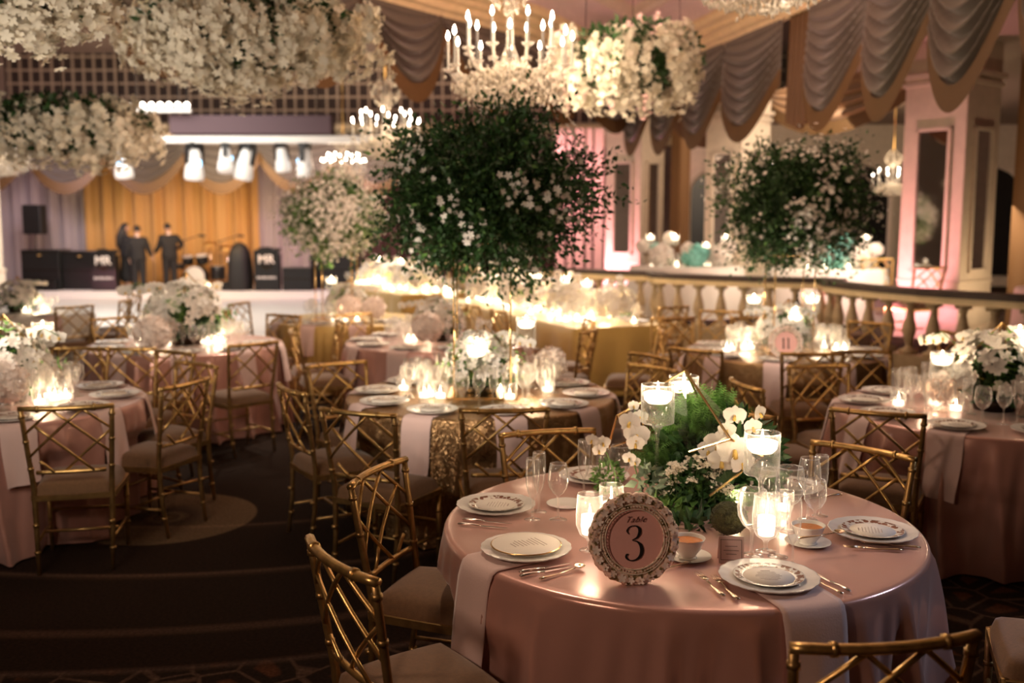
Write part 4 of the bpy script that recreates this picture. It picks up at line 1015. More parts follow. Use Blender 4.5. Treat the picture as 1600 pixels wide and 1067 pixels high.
def orchid(parent, p, facing, s, stem=None):
    o = bpy.data.objects.new('orchid_flower', ORC); COL.objects.link(o); o.parent = parent; o.location = p; o.scale = (s,)*3
    o.rotation_mode = 'QUATERNION'; o.rotation_quaternion = Vector(facing).to_track_quat('Z', 'Y')
    l = bpy.data.objects.new('orchid_lip', LIP); COL.objects.link(l); l.parent = o; return o
# template for fern frond: flat strip of leaflets
def frond_template(n=9):
    v = []; f = []
    for i in range(n):
        t = (i+.5)/n; w = .28*math.sin(PI*min(1, t*.85+.12)); 
        for s in (-1, 1):
            b = len(v); v += [(0, t, -.12*t*t), (s*w, t+.10, -.12*t*t-.03), (0, t+.055, -.12*t*t)]; f += [(b, b+1, b+2)]
    return v, f
FR_V, FR_F = frond_template()
def dirs_dome(n, zmin=-.2, rs=RS):
    d = rs.normal(size=(n*3, 3)); d /= np.linalg.norm(d, axis=1)[:, None]; d = d[d[:, 2] > zmin][:n]; return d
def frames_along(D, rs=RS):   # y axis along D
    y = D/np.linalg.norm(D, axis=1)[:, None]; a = rs.normal(size=y.shape); x = np.cross(y, a); x /= np.linalg.norm(x, axis=1)[:, None]; z = np.cross(x, y); return np.stack([x, y, z], 2)
def leafball(name, mat, parent, c, rad, n, size, zmin=-.3, inner=.35):
    d = dirs_dome(n, zmin); n = len(d); r = RS.uniform(inner, 1, (n, 1))**.6
    P = np.array(c)+d*r*np.array(rad); F = frames_along(d+RS.normal(size=(n, 3))*.6)
    return scatter(name, mat, P, F, RS.uniform(*size, n), LEAF_V, LEAF_F, parent)
def flowerhead(parent, c, r, mat='petal_pink', n=150, name='rose_ball'):
    """domed flower head of overlapping petals"""
    i = np.arange(n)+.5; ph = np.arccos(1-2*i/n*.93); th = PI*(1+5**.5)*i
    d = np.stack([np.cos(th)*np.sin(ph), np.sin(th)*np.sin(ph), np.cos(ph)], 1)
    P = np.array(c)+d*r*RS.uniform(.86, 1.0, (n, 1)); F = rotframes(n, d, .35)
    return scatter(name, mat, P, F, np.full(n, r*3.6/math.sqrt(n)), BL_V, BL_F, parent)
FLOWBALL = None
def centrepiece(key, label, seed=0, dx=0, dy=0, gold=True, scale=1.0, teal=False, z=ZT):
    """generic low centrepiece: pot, ferns, orchids, flower balls and gold wire frame"""
    c = TB[key] if isinstance(key, str) else key
    root = empty('flower_arrangement', (c[0]+dx, c[1]+dy, z)); root.scale = (scale,)*3
    rr = random.Random(seed)
    MB().lathe([(.001, 0), (.10, 0), (.11, .04), (.11, .09), (.10, .09), (.001, .09)], 20).build('planter', 'darkvase', root)
    leafball('foliage', 'leaf', root, (0, 0, .10), (.20, .20, .20), 420, (.05, .08), -.15)
    d = dirs_dome(30, .1); scatter('fern_fronds', 'fern', np.zeros((len(d), 3))+[0, 0, .10], frames_along(d*[1, 1, 1.2]), RS.uniform(.18, .34, len(d)), FR_V, FR_F, root)
    P = []; D = []
    for k in range(3):
        a = rr.uniform(0, 2*PI); x, y = .18*math.cos(a), .18*math.sin(a)
        pts = [(x*.3, y*.3, .12), (x, y, .32), (x*1.5, y*1.5, .40), (x*2.0, y*2.0, .36)]
        st = MB().tube(pts, .003, 5).build('orchid_stem', 'stem', root)
        for m in range(4):
            t = m/3; p = Vector(pts[1]).lerp(Vector(pts[3]), t)+Vector((rr.uniform(-.03, .03), rr.uniform(-.03, .03), .05-.06*t)); orchid(st, p, (rr.uniform(-.5, .5), -1, rr.uniform(-.1, .5)), .042)
    d = dirs_dome(170, 0.0); P = d*[.24, .24, .26]+[0, 0, .14]
    scatter('white_roses', 'petal_teal' if teal else 'petal', P, rotframes(len(d), d, .3), RS.uniform(.026, .05, len(d)), BL_V, BL_F, root)
    if gold:
        m = MB(); T = [(.02, 0, .46), (-.18, .05, .22), (.22, -.02, .24), (.02, -.14, .12), (0, .16, .14)]
        for a, b in ((0, 1), (0, 2), (0, 3), (0, 4), (1, 3), (2, 3), (1, 4), (2, 4)): m.tube([T[a], T[b]], .0045, 5)
        m.build('gold_wire_frame', 'gold_thin', root, smooth=False)
    tag(root, label, 'flower arrangement'); return root
for i, (k, lab) in enumerate([('gold', 'low arrangement of greens and white orchids on the sequined table, between the thin gold rods'), ('left', 'arrangement of white orchids and greens on the left edge table'), ('right', 'arrangement of white orchids, ferns and gold wire on the right edge table'),
        ('eleven', 'arrangement of greens and white flowers on the table with number 11'), ('backleft', 'tall white and green arrangement on the table before the dance floor'), ('mid', 'arrangement with greens behind the sequined table centre'), ('bk', 'white arrangement under the white flowered tree'), ('far', 'white arrangement on the far left table')]):
    centrepiece(k, lab, seed=i+1, scale={'right': 1.15, 'left': 1.2, 'backleft': 1.45}.get(k, 1.0), dx={'left': .05, 'right': .05}.get(k, 0))
def rose_vase(x, y, r, label, z=ZT, mat='petal_pink'):
    root = empty('rose_vase', (x, y, z)); MB().lathe([(.001, 0), (.05, 0), (.055, .02), (.05, .07), (.047, .07), (.001, .06)], 20).build('glass_vase', 'glass', root)
    flowerhead(root, (0, 0, .07+r*.75), r, mat); tag(root, label, 'flowers'); return root
for px, py, k, r, lab in ((860, 600, 'gold', .105, 'round blush rose ball at the right on the sequined table'), (668, 540, 'mid', .13, 'blush rose ball on the small pink table behind'), (240, 553, 'backleft', .14, 'pale rose ball on the table before the dance floor'), (6, 640, 'left', .13, 'round white flower ball at the left picture edge'),
        (545, 503, 'bk', .13, 'white flower ball under the white flowered tree'), (585, 503, 'bk', .12, 'smaller white flower ball right of its neighbour under the white flowered tree'), (1472, 640, 'right', .09, 'pale flower ball behind the glasses on the right edge table')):
    q = at(px, py, Z=ZT); rose_vase(q.x, q.y, r, lab)

# hero arrangement -------------------------------------------------
hz = ZT
root = empty('flower_arrangement', (.84, 3.98, hz))
HO = Vector((.84, 3.98, hz))
def hp(px, py, Y): return at(px, py, Y=Y)-HO
MB().lathe([(.001, 0), (.07, 0), (.09, .03), (.085, .12), (.075, .12), (.001, .10)], 24).build('planter', 'darkvase', root)
# asparagus fern plume
def plume(c, rad, n, size, mat='fern', name='asparagus_fern', zmin=-.1):
    d = dirs_dome(n, zmin); P = np.array(c)+d*np.array(rad)*RS.uniform(.2, .8, (len(d), 1)); return scatter(name, mat, P, frames_along(d+[0, 0, .5]+RS.normal(size=d.shape)*.25), RS.uniform(*size, len(d)), FR_V, FR_F, root)
p = hp(1080, 682, 3.98); plume(tuple(p), (.15, .10, .15), 420, (.05, .12))
p = hp(1120, 660, 4.05); plume(tuple(p), (.10, .08, .12), 200, (.05, .11))
p = hp(1040, 730, 3.95); plume(tuple(p), (.12, .10, .10), 260, (.04, .09), 'leaf_mid', 'dark_fern')
leafball('dark_foliage', 'leaf', root, (0, 0, .14), (.27, .18, .22), 1100, (.04, .08), -.5)
p = hp(1105, 790, 3.78); leafball('broad_leaves', 'leaf_mid', root, tuple(p), (.13, .05, .09), 150, (.04, .075), -.9)
p = hp(1150, 745, 3.8); leafball('broad_leaves', 'leaf', root, tuple(p), (.06, .05, .12), 50, (.08, .14), -.9)
p = hp(1015, 755, 3.78); leafball('pale_leaves', 'silverleaf', root, tuple(p), (.05, .04, .07), 60, (.03, .06), -.9)
p = hp(950, 745, 3.95); leafball('rosemary_sprigs', 'leaf_mid', root, tuple(p), (.06, .05, .07), 260, (.015, .03), -.9)
p = hp(1085, 838, 3.60); leafball('low_leaves', 'leaf', root, tuple(p), (.12, .08, .07), 170, (.05, .09), -.9)
p = hp(1045, 800, 3.72); leafball('low_leaves', 'leaf_mid', root, tuple(p), (.07, .06, .06), 90, (.035, .06), -.9)
p = hp(1090, 760, 3.80); leafball('dark_foliage', 'leaf', root, tuple(p), (.14, .08, .10), 420, (.03, .06), -.9)
# queen anne's lace
P = []; N_ = []
mb = MB()
for k in range(34):
    px = 1040+rnd.random()*98; py = 708+rnd.random()*48+(px-1090)**2*.008; c = hp(px, py, 3.74+rnd.uniform(-.03, .08)); mb.tube([c, c+Vector((rnd.uniform(-.01, .01), .03, -.09))], .0013, 4)
    for m in range(26):
        a = rnd.uniform(0, 2*PI); r = .026*math.sqrt(rnd.random()); P.append((c.x+r*math.cos(a), c.y+r*math.sin(a), c.z+rnd.uniform(-.008, .010))); N_.append((0, -.4, 1))
mb.build('flower_stems', 'stem', root)
scatter('lace_flowers', 'petal_ivory', P, rotframes(len(P), np.array(N_, float), .5), RS.uniform(.0045, .008, len(P)), BL_V, BL_F, root)
# orchid sprays: (px, py, depth, size, facing)
def spray(fl, stem, name='orchid_spray'):
    st = MB().tube([hp(*s) for s in stem], .0028, 6).build('orchid_stem', 'stem', root)
    for px, py, Y, s, fx, fz in fl: orchid(st, hp(px, py, Y), (fx, -1, fz), s)
spray([(1148, 650, 3.78, .048, -.3, .3), (1176, 668, 3.76, .042, .3, .1), (1187, 646, 3.80, .040, .9, .1), (1136, 672, 3.76, .038, -.2, .1)], [(1120, 760, 3.85), (1150, 700, 3.8), (1162, 680, 3.79), (1168, 662, 3.79), (1182, 655, 3.8)])
spray([(1148, 704, 3.70, .075, -.1, .1), (1122, 694, 3.76, .060, -.4, .2), (1160, 724, 3.69, .055, .3, 0), (1128, 720, 3.72, .06, -.2, -.2), (1108, 704, 3.78, .05, -.5, .3)], [(1110, 790, 3.8), (1130, 740, 3.78), (1140, 710, 3.76)])
spray([(995, 680, 3.88, .058, -.3, .1), (984, 660, 3.90, .050, -.5, .2), (1000, 652, 3.92, .036, .1, .3), (993, 693, 3.86, .040, -.1, -.1), (983, 716, 3.86, .030, -.2, 0), (992, 722, 3.86, .026, .2, 0), (990, 634, 3.94, .026, .2, .3)], [(1010, 790, 3.9), (992, 730, 3.88), (988, 690, 3.9), (992, 640, 3.95)])
spray([(925, 688, 3.84, .030, -.6, .2), (942, 692, 3.84, .034, .1, .1), (936, 704, 3.83, .030, 0, -.1)], [(968, 800, 3.86), (961, 740, 3.86), (948, 708, 3.86), (932, 690, 3.86)])
MB().tube([hp(966, 800, 3.8), hp(964, 770, 3.82)], .002, 5).build('flower_stem', 'stem', root)
# moss ball
q = at(1143, 842, Z=ZT); c = Vector((q.x, q.y+.05, ZT+.062))-HO
mb = MB().lathe([(max(.001, .066*math.sin(a*PI/16)), -.060*math.cos(a*PI/16)) for a in range(17)], 30, c=tuple(c), wob=lambda q_, i: .05*math.sin(q_*7+i*2.1)*math.sin(i*1.3)+.03*math.sin(q_*17+i)); mb.build('moss_ball', 'moss', root)
d = dirs_dome(500, -.9); scatter('moss_tufts', 'moss', np.array(c)+d*[.066, .066, .060], rotframes(len(d), d, .5), RS.uniform(.006, .012, len(d)), LEAF_V, LEAF_F, root)
tag(root, 'lush centrepiece of ferns, lace flowers and white orchids on the satin table', 'flower arrangement')
# gold framed glass prisms
def prism(pxs, edges, faces, label):
    P = [at(px, py, Y=Y) for px, py, Y in pxs]; o0 = Vector((sum(p.x for p in P)/len(P), sum(p.y for p in P)/len(P), ZT)); Q = [p-o0 for p in P]
    r = empty('geometric_terrarium', o0); m = MB()
    for a, b in edges: m.tube([Q[a], Q[b]], .0052, 6)
    m.build('gold_frame', 'gold_thin', r, smooth=False); MB().add(Q, faces).build('glass_panels', 'panelglass', r, smooth=False); tag(r, label, 'terrarium'); return r
prism([(1071, 579, 3.90), (1141, 686, 3.70), (1076, 706, 3.72), (1025, 605, 4.0), (1192, 712, 3.78), (1108, 775, 3.68), (1100, 640, 4.1)], [(0, 1), (1, 2), (0, 3), (1, 4), (4, 5), (0, 6), (6, 4), (6, 3)], [(0, 1, 2, 3), (0, 1, 4, 6), (1, 4, 5, 2)], 'tilted gold edged glass prism rising above the ferns')
prism([(964, 650, 4.08), (1000, 630, 4.2), (985, 688, 4.05), (950, 700, 4.15), (1010, 700, 4.1)], [(0, 1), (0, 2), (0, 3), (1, 4), (2, 4), (3, 2)], [(0, 1, 4, 2), (0, 2, 3)], 'small gold edged glass prism left of the ferns')

# trees on gold stands ---------------------------------------------
def tree(loc, rad, zc, nspr, label, nblo=700, leafsize=(.03, .054), bmat='petal', seed=1, cloudwhite=0, dark='leaf'):
    rs = np.random.RandomState(seed); root = empty('flowering_tree', (loc[0], loc[1], zc))
    d = rs.normal(size=(nspr, 3)); d /= np.linalg.norm(d, axis=1)[:, None]
    ln = rs.uniform(.62, 1.0, nspr)**.5; ln[rs.rand(nspr) < .05] *= 1.12
    lump = 1+.13*np.sin(d[:, 0]*5+seed)*np.cos(d[:, 2]*4+seed*2)+.07*np.sin(d[:, 1]*9)
    R = np.array(rad)*ln[:, None]*lump[:, None]
    P = []; D = []; K = 24
    side = rs.normal(size=(nspr, 3))*.12
    for k in range(K):
        t = .25+.75*(k+rs.rand(nspr))/K
        p = d*R*t[:, None]+side*np.array(rad)*(t**2)[:, None]; p[:, 2] += -.10*rad[2]*t**3
        P.append(p+rs.normal(size=p.shape)*.012); D.append(d+rs.normal(size=d.shape)*.9)
    P = np.concatenate(P); D = np.concatenate(D)
    scatter('foliage', dark, P, frames_along(D, rs), rs.uniform(*leafsize, len(P)), LEAF_V, LEAF_F, root)
    # brighter tips
    sel = rs.choice(len(P), len(P)//12); scatter('young_leaves', 'leaf_mid', P[sel]+rs.normal(size=(len(sel), 3))*.015, frames_along(D[sel], rs), rs.uniform(*leafsize, len(sel)), LEAF_V, LEAF_F, root)
    nc = max(8, nblo//14); dd = rs.normal(size=(nc, 3)); dd[:, 1] -= .3; dd /= np.linalg.norm(dd, axis=1)[:, None]
    C = dd*np.array(rad)*rs.uniform(.8, 1.0, (nc, 1)); B = np.repeat(C, 14, 0)+rs.normal(size=(nc*14, 3))*np.array([.06, .06, .06]); 
    scatter('blossoms', bmat, B, rotframes(len(B), B-0, .3, rs), rs.uniform(.013, .026, len(B)), BL_V, BL_F, root)
    mb = MB()
    for k in range(14):
        e = d[k]*np.array(rad)*.8; mb.tube([(0, 0, -rad[2]*.95), tuple(e*.4+[0, 0, -rad[2]*.3]), tuple(e)], [.008, .005, .002], 5)
    mb.build('branches', 'darkvase', root)
    m = MB().lathe([(max(.01, math.sin(a*PI/12))*.5, -math.cos(a*PI/12)*.5) for a in range(13)], 24, wob=lambda q, i: .12*math.sin(q*5+i)); m.v = [(x*rad[0], y*rad[1], z*rad[2]) for x, y, z in m.v]; m.build('inner_foliage', dark, root)
    tag(root, label, 'tree'); return root
def stand(loc, ztop, label, w=.20, z0=ZT):
    root = empty('flower_stand', (loc[0], loc[1], z0)); h = ztop-z0
    MB().box((0, 0, .006), (w*1.25, w*1.25, .012)).build('base_plate', 'gold_thin', root, smooth=False)
    for sx_ in (-1, 1):
        for sy_ in (-1, 1): MB().tube([(sx_*w/2, sy_*w/2, .01), (sx_*w/2, sy_*w/2, h)], .0065, 8).build('rod', 'gold_thin', root)
    m = MB()
    for a, b in (((-1, -1), (1, -1)), ((1, -1), (1, 1)), ((1, 1), (-1, 1)), ((-1, 1), (-1, -1))): m.tube([(a[0]*w/2, a[1]*w/2, h), (b[0]*w/2, b[1]*w/2, h)], .006, 6)
    m.build('top_ring', 'gold_thin', root); tag(root, label, 'stand'); return root
gx, gy = -.17, 6.45
tree((gx, gy), (.75, .70, .58), 2.10, 1350, 'large dark green leafy tree with scattered white blossoms over the sequined table', nblo=520, seed=3)
stand((gx-.02, gy), 1.75, 'tall stand of four thin gold rods under the large green tree', w=.36)
tree((2.44, 8.65), (.68, .62, .58), 2.06, 950, 'smaller green tree with white blossoms over the table with number 11', nblo=1100, seed=5)
stand((2.42, 8.65), 1.6, 'tall thin gold rod stand on the table with number 11', w=.34)
tree((-2.08, 11.6), (.60, .55, .50), 1.98, 650, 'tree thick with white blossoms left of the large green tree', nblo=2900, seed=8, dark='leaf_mid')
stand((-2.05, 11.6), 1.6, 'gold rod stand under the white flowered tree', w=.42)

# hanging flower clouds ---------------------------------------------
def cloud(c, rad, n, label, mat='petal_ivory', seed=1, ztop=6.0, fs=(.024, .043)):
    rs = np.random.RandomState(seed); root = empty('hanging_flower_cloud', c)
    nc = n//24; d = rs.normal(size=(nc, 3)); d /= np.linalg.norm(d, axis=1)[:, None]
    lump = 1+.14*np.sin(d[:, 0]*6+seed)+.10*np.cos(d[:, 1]*7+d[:, 2]*5)
    C = d*np.array(rad)*lump[:, None]*rs.uniform(.72, 1.02, (nc, 1)); C[:, 2] = np.where(C[:, 2] > 0, C[:, 2]*.9, C[:, 2])
    # drooping strings of blossoms
    P = []; 
    for k in range(18):
        t = k/17; q = C+rs.normal(size=C.shape)*.024; q[:, 2] -= t*rs.uniform(.08, .24, nc); q += d*[.03, .03, 0]*t; P.append(q)
    P = np.concatenate(P); nrm = P/np.array(rad)+[0, -.3, -.2]; n = n//2
    scatter('blossoms', mat, P, rotframes(len(P), nrm, .7, rs), rs.uniform(*fs, len(P)), BL_V, BL_F, root)
    m = n; dd = rs.normal(size=(m, 3)); dd /= np.linalg.norm(dd, axis=1)[:, None]; Q = dd*np.array(rad)*rs.uniform(.4, .9, (m, 1))
    scatter('foliage', 'leaf', Q, frames_along(dd+rs.normal(size=dd.shape)*.7, rs), rs.uniform(.05, .09, m), LEAF_V, LEAF_F, root)
    mb = MB().lathe([(max(.01, math.sin(a*PI/10))*.62, -math.cos(a*PI/10)*.55) for a in range(11)], 20); mb.v = [(x*rad[0], y*rad[1], z*rad[2]) for x, y, z in mb.v]; mb.build('wire_core', 'leaf', root)
    mb = MB()
    for s in (-.6, .0, .6): mb.tube([(s*rad[0], 0, rad[2]*.5), (s*rad[0]*.9, 0, ztop-c[2])], .004, 5)
    mb.build('suspension_wires', 'darkvase', root); tag(root, label, 'hanging flowers'); return root
p = at(388, 42, Y=7.6); cloud(tuple(p), (.86, .7, .34), 7800, 'biggest hanging cloud of white blossoms at the top, left of the chandelier', seed=2, ztop=6.4)
p = at(100, 192, Y=9.6); cloud(tuple(p), (.90, .8, .29), 4600, 'hanging white flower cloud at the left, in front of the stage lamps', seed=4, ztop=6.4)
p = at(988, 92, Y=9.8); cloud(tuple(p), (.76, .7, .40), 5600, 'hanging white flower cloud right of the chandelier', seed=6, ztop=5.6)
p = at(15, -32, Y=5.6); cloud(tuple(p), (.60, .5, .22), 3000, 'hanging white flower cloud cut off by the top left corner', seed=7, ztop=6.4)
p = at(40, 5, Y=9.0)

# chandeliers ---------------------------------------------------------
def make_chandelier():
    root = empty('crystal_chandelier'); z0 = 0   # z0 at lowest crystal
    MB().lathe([(.001, .06), (.05, .08), (.07, .12), (.03, .16), (.03, .2), (.09, .26), (.10, .32), (.03, .5), (.025, .75), (.06, .82), (.03, .9), (.02, 1.2)], 20).build('glass_stem', 'crystal', root)
    rs = random.Random(3); pr = []; 
    for tier, (n, R, z, zc) in enumerate(((12, .50, .28, .30), (8, .36, .43, .28), )):
        for k in range(n):
            a = 2*PI*(k+.5*tier)/n; ca, sa = math.cos(a), math.sin(a)
            pts = []
            for i in range(9):
                t = i/8; r = .05+(R-.05)*t; z_ = z-.12*math.sin(t*PI)*1.0+(.02 if t == 1 else 0)-.06*(1-t)
                pts.append((r*ca, r*sa, z_))
            arm = MB().tube(pts, [.012]*9, 6).build('arm', 'crystal', root)
            MB().lathe([(.001, 0), (.035, .012), (.05, .03), (.045, .03), (.001, .012)], 12, c=(R*ca, R*sa, z)).build('drip_pan', 'crystal', arm)
            b = MB().lathe([(.009, .02), (.009, zc-.05), (.001, zc-.045)], 8, c=(R*ca, R*sa, z)).build('candle_sleeve', 'offwhite', arm)
            MB().lathe([(.002, zc-.045), (.012, zc-.03), (.014, zc-.015), (.008, zc+.01), (.0005, zc+.03)], 10, c=(R*ca, R*sa, z)).build('bulb', 'bulb', root)
            for m in range(9):
                t = m/8; r = R*(.3+.75*t); pr.append((r*math.cos(a+rs.uniform(-.1, .1)), r*math.sin(a+rs.uniform(-.1, .1)), z-.03-rs.uniform(0, .14)-(.1*math.sin(t*PI)), rs.uniform(.014, .03)))
    for m in range(520):
        t = rs.random(); a = rs.uniform(0, 2*PI); r = (.10+.38*math.sin(t*PI)**.8)*rs.uniform(.7, 1); pr.append((r*math.cos(a), r*math.sin(a), .02+.30*t, rs.uniform(.014, .030)))
    for m in range(150):
        a = rs.uniform(0, 2*PI); t = rs.random(); r = .05+.16*math.sin(t*PI); pr.append((r*math.cos(a), r*math.sin(a), .75+.45*t, rs.uniform(.014, .028)))
    P = np.array([p[:3] for p in pr]); Sz = np.array([p[3] for p in pr]); tv = np.array(IC_V)*[.55, .55, 1.1]
    F = np.tile(np.eye(3), (len(P), 1, 1)); scatter('crystal_drops', 'crystaldrop', P, F, Sz, tv, IC_F, root)
    MB().tube([(0, 0, 1.15), (0, 0, 3.78)], .018, 8).build('suspension_rod', 'gold', root)
    return root
def cdm():
    m = bpy.data.materials.new('faceted_crystal'); n, l = nodes(m); n.remove(n['Principled BSDF'])
    t = n.new('ShaderNodeBsdfTransparent'); t.inputs[0].default_value = (.8, .78, .74, 1); g = n.new('ShaderNodeBsdfGlossy'); g.inputs['Roughness'].default_value = .12; g.inputs[0].default_value = (.95, .92, .86, 1)
    d = n.new('ShaderNodeBsdfTranslucent'); d.inputs[0].default_value = (.85, .80, .72, 1); a = n.new('ShaderNodeMixShader'); a.inputs[0].default_value = .45; l.new(g.outputs[0], a.inputs[1]); l.new(d.outputs[0], a.inputs[2])
    mx = n.new('ShaderNodeMixShader'); mx.inputs[0].default_value = .7; l.new(t.outputs[0], mx.inputs[1]); l.new(a.outputs[0], mx.inputs[2]); l.new(mx.outputs[0], n['Material Output'].inputs[0]); return m
M['crystaldrop'] = cdm()
CHAND = make_chandelier()
for i, (x, y, z, s, lab) in enumerate([(-.015, 8.2, 2.80, 1.0, 'largest crystal chandelier with lit candle bulbs, above the large green tree'), (-1.86, 14.9, 2.80, 1.0, 'crystal chandelier on a long gold rod, left of the large green tree'), (-3.9, 23.3, 2.75, 1.0, 'distant small chandelier just above the white flowered tree'),
        (1.75, 7.2, 3.34, .95, 'chandelier cut off by the top edge, right of the hanging flowers'), (-7.6, 14.8, 2.55, 1.0, 'chandelier at the left edge, half hidden by the left flower cloud'), (6.9, 18.2, 2.35, .7, 'small chandelier glimpsed under the right swags'), (4.6, 18.5, 2.55, .6, 'small chandelier glimpsed beside the middle column')]):
    place('chand', CHAND, (x, y, z), i*.4, lab, 'chandelier', None, s)
    point('chandelier_light', (x, y, z+.55), (38, 40, 30, 25, 25, 40, 40)[i], WARM, .4)

# ================================================================== glowing clusters on the tables
def cluster(c, n, rx, ry, rz, name_where, z=ZT, nv=3, power=1.2):
    ca, sa = math.cos(rz), math.sin(rz)
    for k in range(n):
        u, v = rnd.uniform(-rx, rx), rnd.uniform(-ry, ry); x, y = c[0]+u*ca-v*sa, c[1]+u*sa+v*ca
        kind, nm = rnd.choice(((WINE, 'wine glass'), (FLUTE, 'champagne flute'), (BIGW, 'water goblet')))
        place(nm, kind, (x, y, z), 0, 'clear %s %s' % (nm, name_where), 'glass', 'glasses '+name_where, 1)
    for k in range(nv):
        u, v = rnd.uniform(-rx, rx), rnd.uniform(-ry, ry); x, y = c[0]+u*ca-v*sa, c[1]+u*sa+v*ca
        place('votive', VOTIVE, (x, y, z), 0, 'lit votive candle '+name_where, 'candle', 'votives '+name_where, 1.25)
    point('candle_light', (c[0], c[1], z+.12), power, CANDLE, .08)
for k, dx, dy, n in (('gold', -.33, -.05, 7), ('gold', .3, -.1, 5), ('left', .28, -.05, 9), ('right', -.32, .0, 10), ('eleven', -.34, 0, 14), ('eleven', .36, 0, 16), ('backleft', -.25, -.1, 8), ('backleft', .33, 0, 9), ('mid', -.1, -.2, 9), ('bk', 0, -.3, 9), ('far', .3, 0, 6)):
    c = TB[k]; cluster((c[0]+dx, c[1]+dy), n, .20, .16, 0, ('on the left half of the ' if dx < 0 else 'on the right half of the ')+TD[k], nv=4, power=3.4)
def fl(c, dx, dy, label, short=False, z=ZT):
    place('floaters' if short else 'floater', FLOATS if short else FLOAT, (c[0]+dx, c[1]+dy, z), 0, label, 'candle'); point('candle_light', (c[0]+dx, c[1]+dy, z+(.36 if short else .49)), 2.2, CANDLE, .03)
c = TB['gold']; fl(c, -.02, -.22, 'short floating candle glass at the front centre of the sequined table', True); fl(c, .30, .25, 'tall floating candle glass at the back of the sequined table')
c = TB['right']; fl(c, .12, -.25, 'tall floating candle glass at the front of the right edge table'); fl(c, .28, .2, 'tallest floating candle glass at the right edge table, near the picture edge'); fl(c, -.30, -.05, 'short floating candle glass at the left on the right edge table', True)
c = TB['left']; fl(c, .22, .2, 'floating candle glass at the back of the left edge table')
c = TB['eleven']; fl(c, -.25, .15, 'tall floating candle glass left of the rods on the table with number 11'); fl(c, .27, .15, 'tall floating candle glass right of the rods on the table with number 11'); fl(c, .04, -.15, 'short floating candle glass beside the number 11 frame', True)
c = TB['backleft']; fl(c, -.32, .25, 'floating candle glass left of the flowers before the dance floor'); fl(c, .1, .3, 'floating candle glass behind the flowers before the dance floor')
c = TB['bk']; fl(c, -.2, .1, 'floating candle glass left under the white flowered tree'); fl(c, .35, .1, 'floating candle glass right under the white flowered tree')
c = TB['mid']; fl(c, .1, .1, 'floating candle glass on the small pink table')
# long tables
for i, (LT, nm) in enumerate(((LT1, 'on the long gold table'), (LT2, 'on the second long gold table'))):
    (cx, cy), L, W, rz = LT; ux, uy = math.cos(rz), math.sin(rz); ns = (9, 6)[i]
    for k in range(ns):
        t = (k+.5)/ns-.5; x, y = cx-ux*t*L*.92, cy-uy*t*L*.92
        cluster((x, y), 11, L/ns*.5, W*.4, rz, nm, nv=5, power=9)
        if k % 2 == 0: fl((x, y), rnd.uniform(-.2, .2), 0, 'floating candle glass %s, %s from the near end' % (nm, ['first', 'second', 'third', 'fourth', 'fifth'][k//2]))
        o = empty('flower_arrangement', (x+rnd.uniform(-.15, .15), y+.1, ZT))
        MB().lathe([(.001, 0), (.06, 0), (.08, .08), (.001, .08)], 16).build('planter', 'glass', o)
        leafball('foliage', 'leaf_mid', o, (0, 0, .10), (.18, .18, .16), 160, (.04, .07), -.1)
        d = dirs_dome(110, -.1); scatter('white_blossoms', 'petal', d*[.26, .26, .26]*RS.uniform(.7, 1.1, (len(d), 1))+[0, 0, .15], rotframes(len(d), d, .3), RS.uniform(.04, .07, len(d)), BL_V, BL_F, o)
        st = MB().tube([(0, 0, .1), (.02, 0, .36), (.08, -.02, .44)], .004, 5).build('orchid_stem', 'stem', o)
        for m in range(5): orchid(st, (rnd.uniform(-.05, .1), rnd.uniform(-.05, .03), .30+.05*m), (rnd.uniform(-.6, .6), -1, .2), .05)
        tag(o, 'white flower and greens arrangement %s, %s from the near end' % (nm, ['first', 'second', 'third', 'fourth', 'fifth', 'sixth', 'seventh', 'eighth', 'ninth'][k]), 'flower arrangement')
        place('charger', CHARGER, (x+uy*W*.36, y-ux*W*.36, ZT), 0, 'white plate %s, %s on its right side' % (nm, ['nearest', 'second', 'third', 'fourth', 'fifth', 'sixth', 'seventh', 'eighth', 'ninth'][k]), 'plate')
